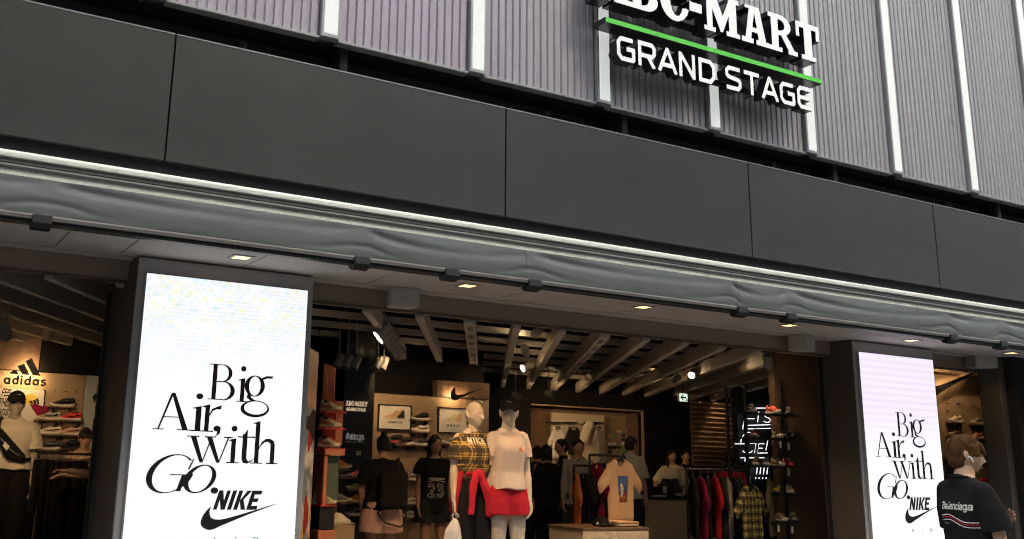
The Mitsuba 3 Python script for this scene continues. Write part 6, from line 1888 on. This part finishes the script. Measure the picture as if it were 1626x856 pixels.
# till counter
Yz = 12.45
k = thing('till_counter', 'tan fronted counter with a dark top at the rear of the shop', 'counter')
x0, x1, z1 = px(1012, 790, Yz)[0], px(1150, 795, Yz)[0], px(1050, 789, Yz)[2]
part(k, 'front', box(x0, x1, Yz, Yz + .6, ZF + .1, z1 - .045, .003), 'panel_pale')
part(k, 'top', box(x0 - .02, x1 + .02, Yz - .03, Yz + .63, z1 - .043, z1, .004), 'near_black')
part(k, 'kick_board', box(x0 + .02, x1 - .02, Yz + .04, Yz + .58, ZF, ZF + .098), 'near_black')
k = thing('till_screen', 'black till screen standing on the counter before the cashier', 'till')
c = px(1069, 786, Yz + .2); zt = z1
part(k, 'stand', hull(ball((c[0], Yz + .25, zt + .012), (.09, .07, .01), True), ball((c[0], Yz + .27, zt + .10), (.03, .02, .01), True)) and man2tri(hull(ball((c[0], Yz + .25, zt + .012), (.09, .07, .01), True), ball((c[0], Yz + .27, zt + .10), (.03, .02, .01), True))), 'near_black', 40)
m = box(-.17, .17, -.012, .012, 0, .24, .006); m.apply_transform(trimesh.transformations.rotation_matrix(-.45, [1, 0, 0])); m.apply_translation([c[0], Yz + .16, zt + .06])
part(k, 'panel', m, 'sign_black')
m = box(-.012, .012, -.016, -.0125, .20, .224); m.apply_transform(trimesh.transformations.rotation_matrix(-.45, [1, 0, 0])); m.apply_translation([c[0], Yz + .16, zt + .06])
part(k, 'badge', m, 'white_plastic')
k = thing('receipt_printer', 'small black and white printer left of the till screen', 'printer')
c = px(1051, 783, Yz + .2)
part(k, 'body', box(c[0] - .10, c[0] + .08, Yz + .12, Yz + .34, zt + .001, zt + .15, .012), 'near_black')
part(k, 'paper', box(c[0] - .05, c[0] + .03, Yz + .115, Yz + .119, zt + .05, zt + .16), 'paper_white')
single('leaflet_stack', cat(*[box(px(1048, 788, Yz)[0] - .10 + .01 * i, px(1048, 788, Yz)[0] + .12 + .008 * i, Yz + .0, Yz + .1, zt + .001 + i * .006, zt + .006 + i * .006) for i in range(4)]), 'paper_white', 'flat stack of white leaflets at the front edge of the counter', 'leaflets')
single('carton', box(px(1030, 780, Yz)[0] - .16, px(1030, 780, Yz)[0] + .2, Yz + .1, Yz + .45, zt + .001, zt + .26, .006), 'near_black', 'black carton on the counter behind the man in the white shirt', 'carton')
# low white table, bag and carrier between the mannequins
Yw = 9.3
k = thing('low_table', 'low table with a white top between the two middle mannequins', 'table')
wz = px(783, 829, Yw)[2]
part(k, 'top', box(px(757, 829, Yw)[0], px(806, 829, Yw)[0], Yw, Yw + .5, wz - .03, wz, .004), 'paper_white')
part(k, 'body', box(px(759, 829, Yw)[0], px(804, 829, Yw)[0], Yw + .02, Yw + .48, ZF, wz - .032), 'near_black')
shoe((px(776, 826, Yw + .15)[0], Yw + .16, wz + .001), -150, ('white', 'white', 'cream'), 'white shoe on the low white table between the mannequins', 'shoes on the low table', .9)
kk = thing('carton_sleeve', 'narrow standing box with red marks on the low white table', 'box')
c = px(783, 812, Yw + .25)
part(kk, 'box_body', box(c[0] - .05, c[0] + .05, Yw + .24, Yw + .34, wz + .001, wz + .30, .003), 'paper_white')
part(kk, 'print_band', wall_shape(unary_union([R(c[0] - .035 + .02 * (i % 2), wz + .02 + i * .034, c[0] + .015 + .02 * (i % 2), wz + .04 + i * .034) for i in range(8)]), Yw + .24, .001), 'cloth_red')
kk = thing('carrier_bag', 'white plastic bag hanging from the right hand of the bald mannequin', 'bag')
h_ = mj1['hand'][1]
gb = garment([(-.02, 0), (-.10, -.10), (-.125, -.30), (-.10, -.36), (.10, -.37), (.13, -.28), (.08, -.10), (.02, 0)], .11, .02, 8, .018)
part(kk, 'bag_cloth', placed(gb, h_ + [0, -.01, -.03], 14), 'cloth_white', 50)
part(kk, 'handles', placed(extrude(U(LineString([(-.015, -.03), (-.03, .03), (.0, .05), (.03, .03), (.015, -.03)]).buffer(.006)), .006), h_ + [0, -.01, -.03], 14), 'cloth_white')
kk = thing('tote_bag', 'cream cloth bag hanging at the left hand of the bald mannequin', 'bag')
h_ = mj1['hand'][-1]
part(kk, 'bag_cloth', placed(garment([(-.09, -.28), (-.095, .02), (.095, .02), (.09, -.28)], .05, .012, 5, .018), h_ + [.02, .07, -.06], 10), 'cloth_cream', 50)
part(kk, 'handles', placed(extrude(LineString(smoothcurve([(-.05, .015), (-.04, .08), (.0, .11), (.04, .08), (.05, .015)], 5, False)).buffer(.009), .006), h_ + [.02, .07, -.06], 10), 'cloth_cream')
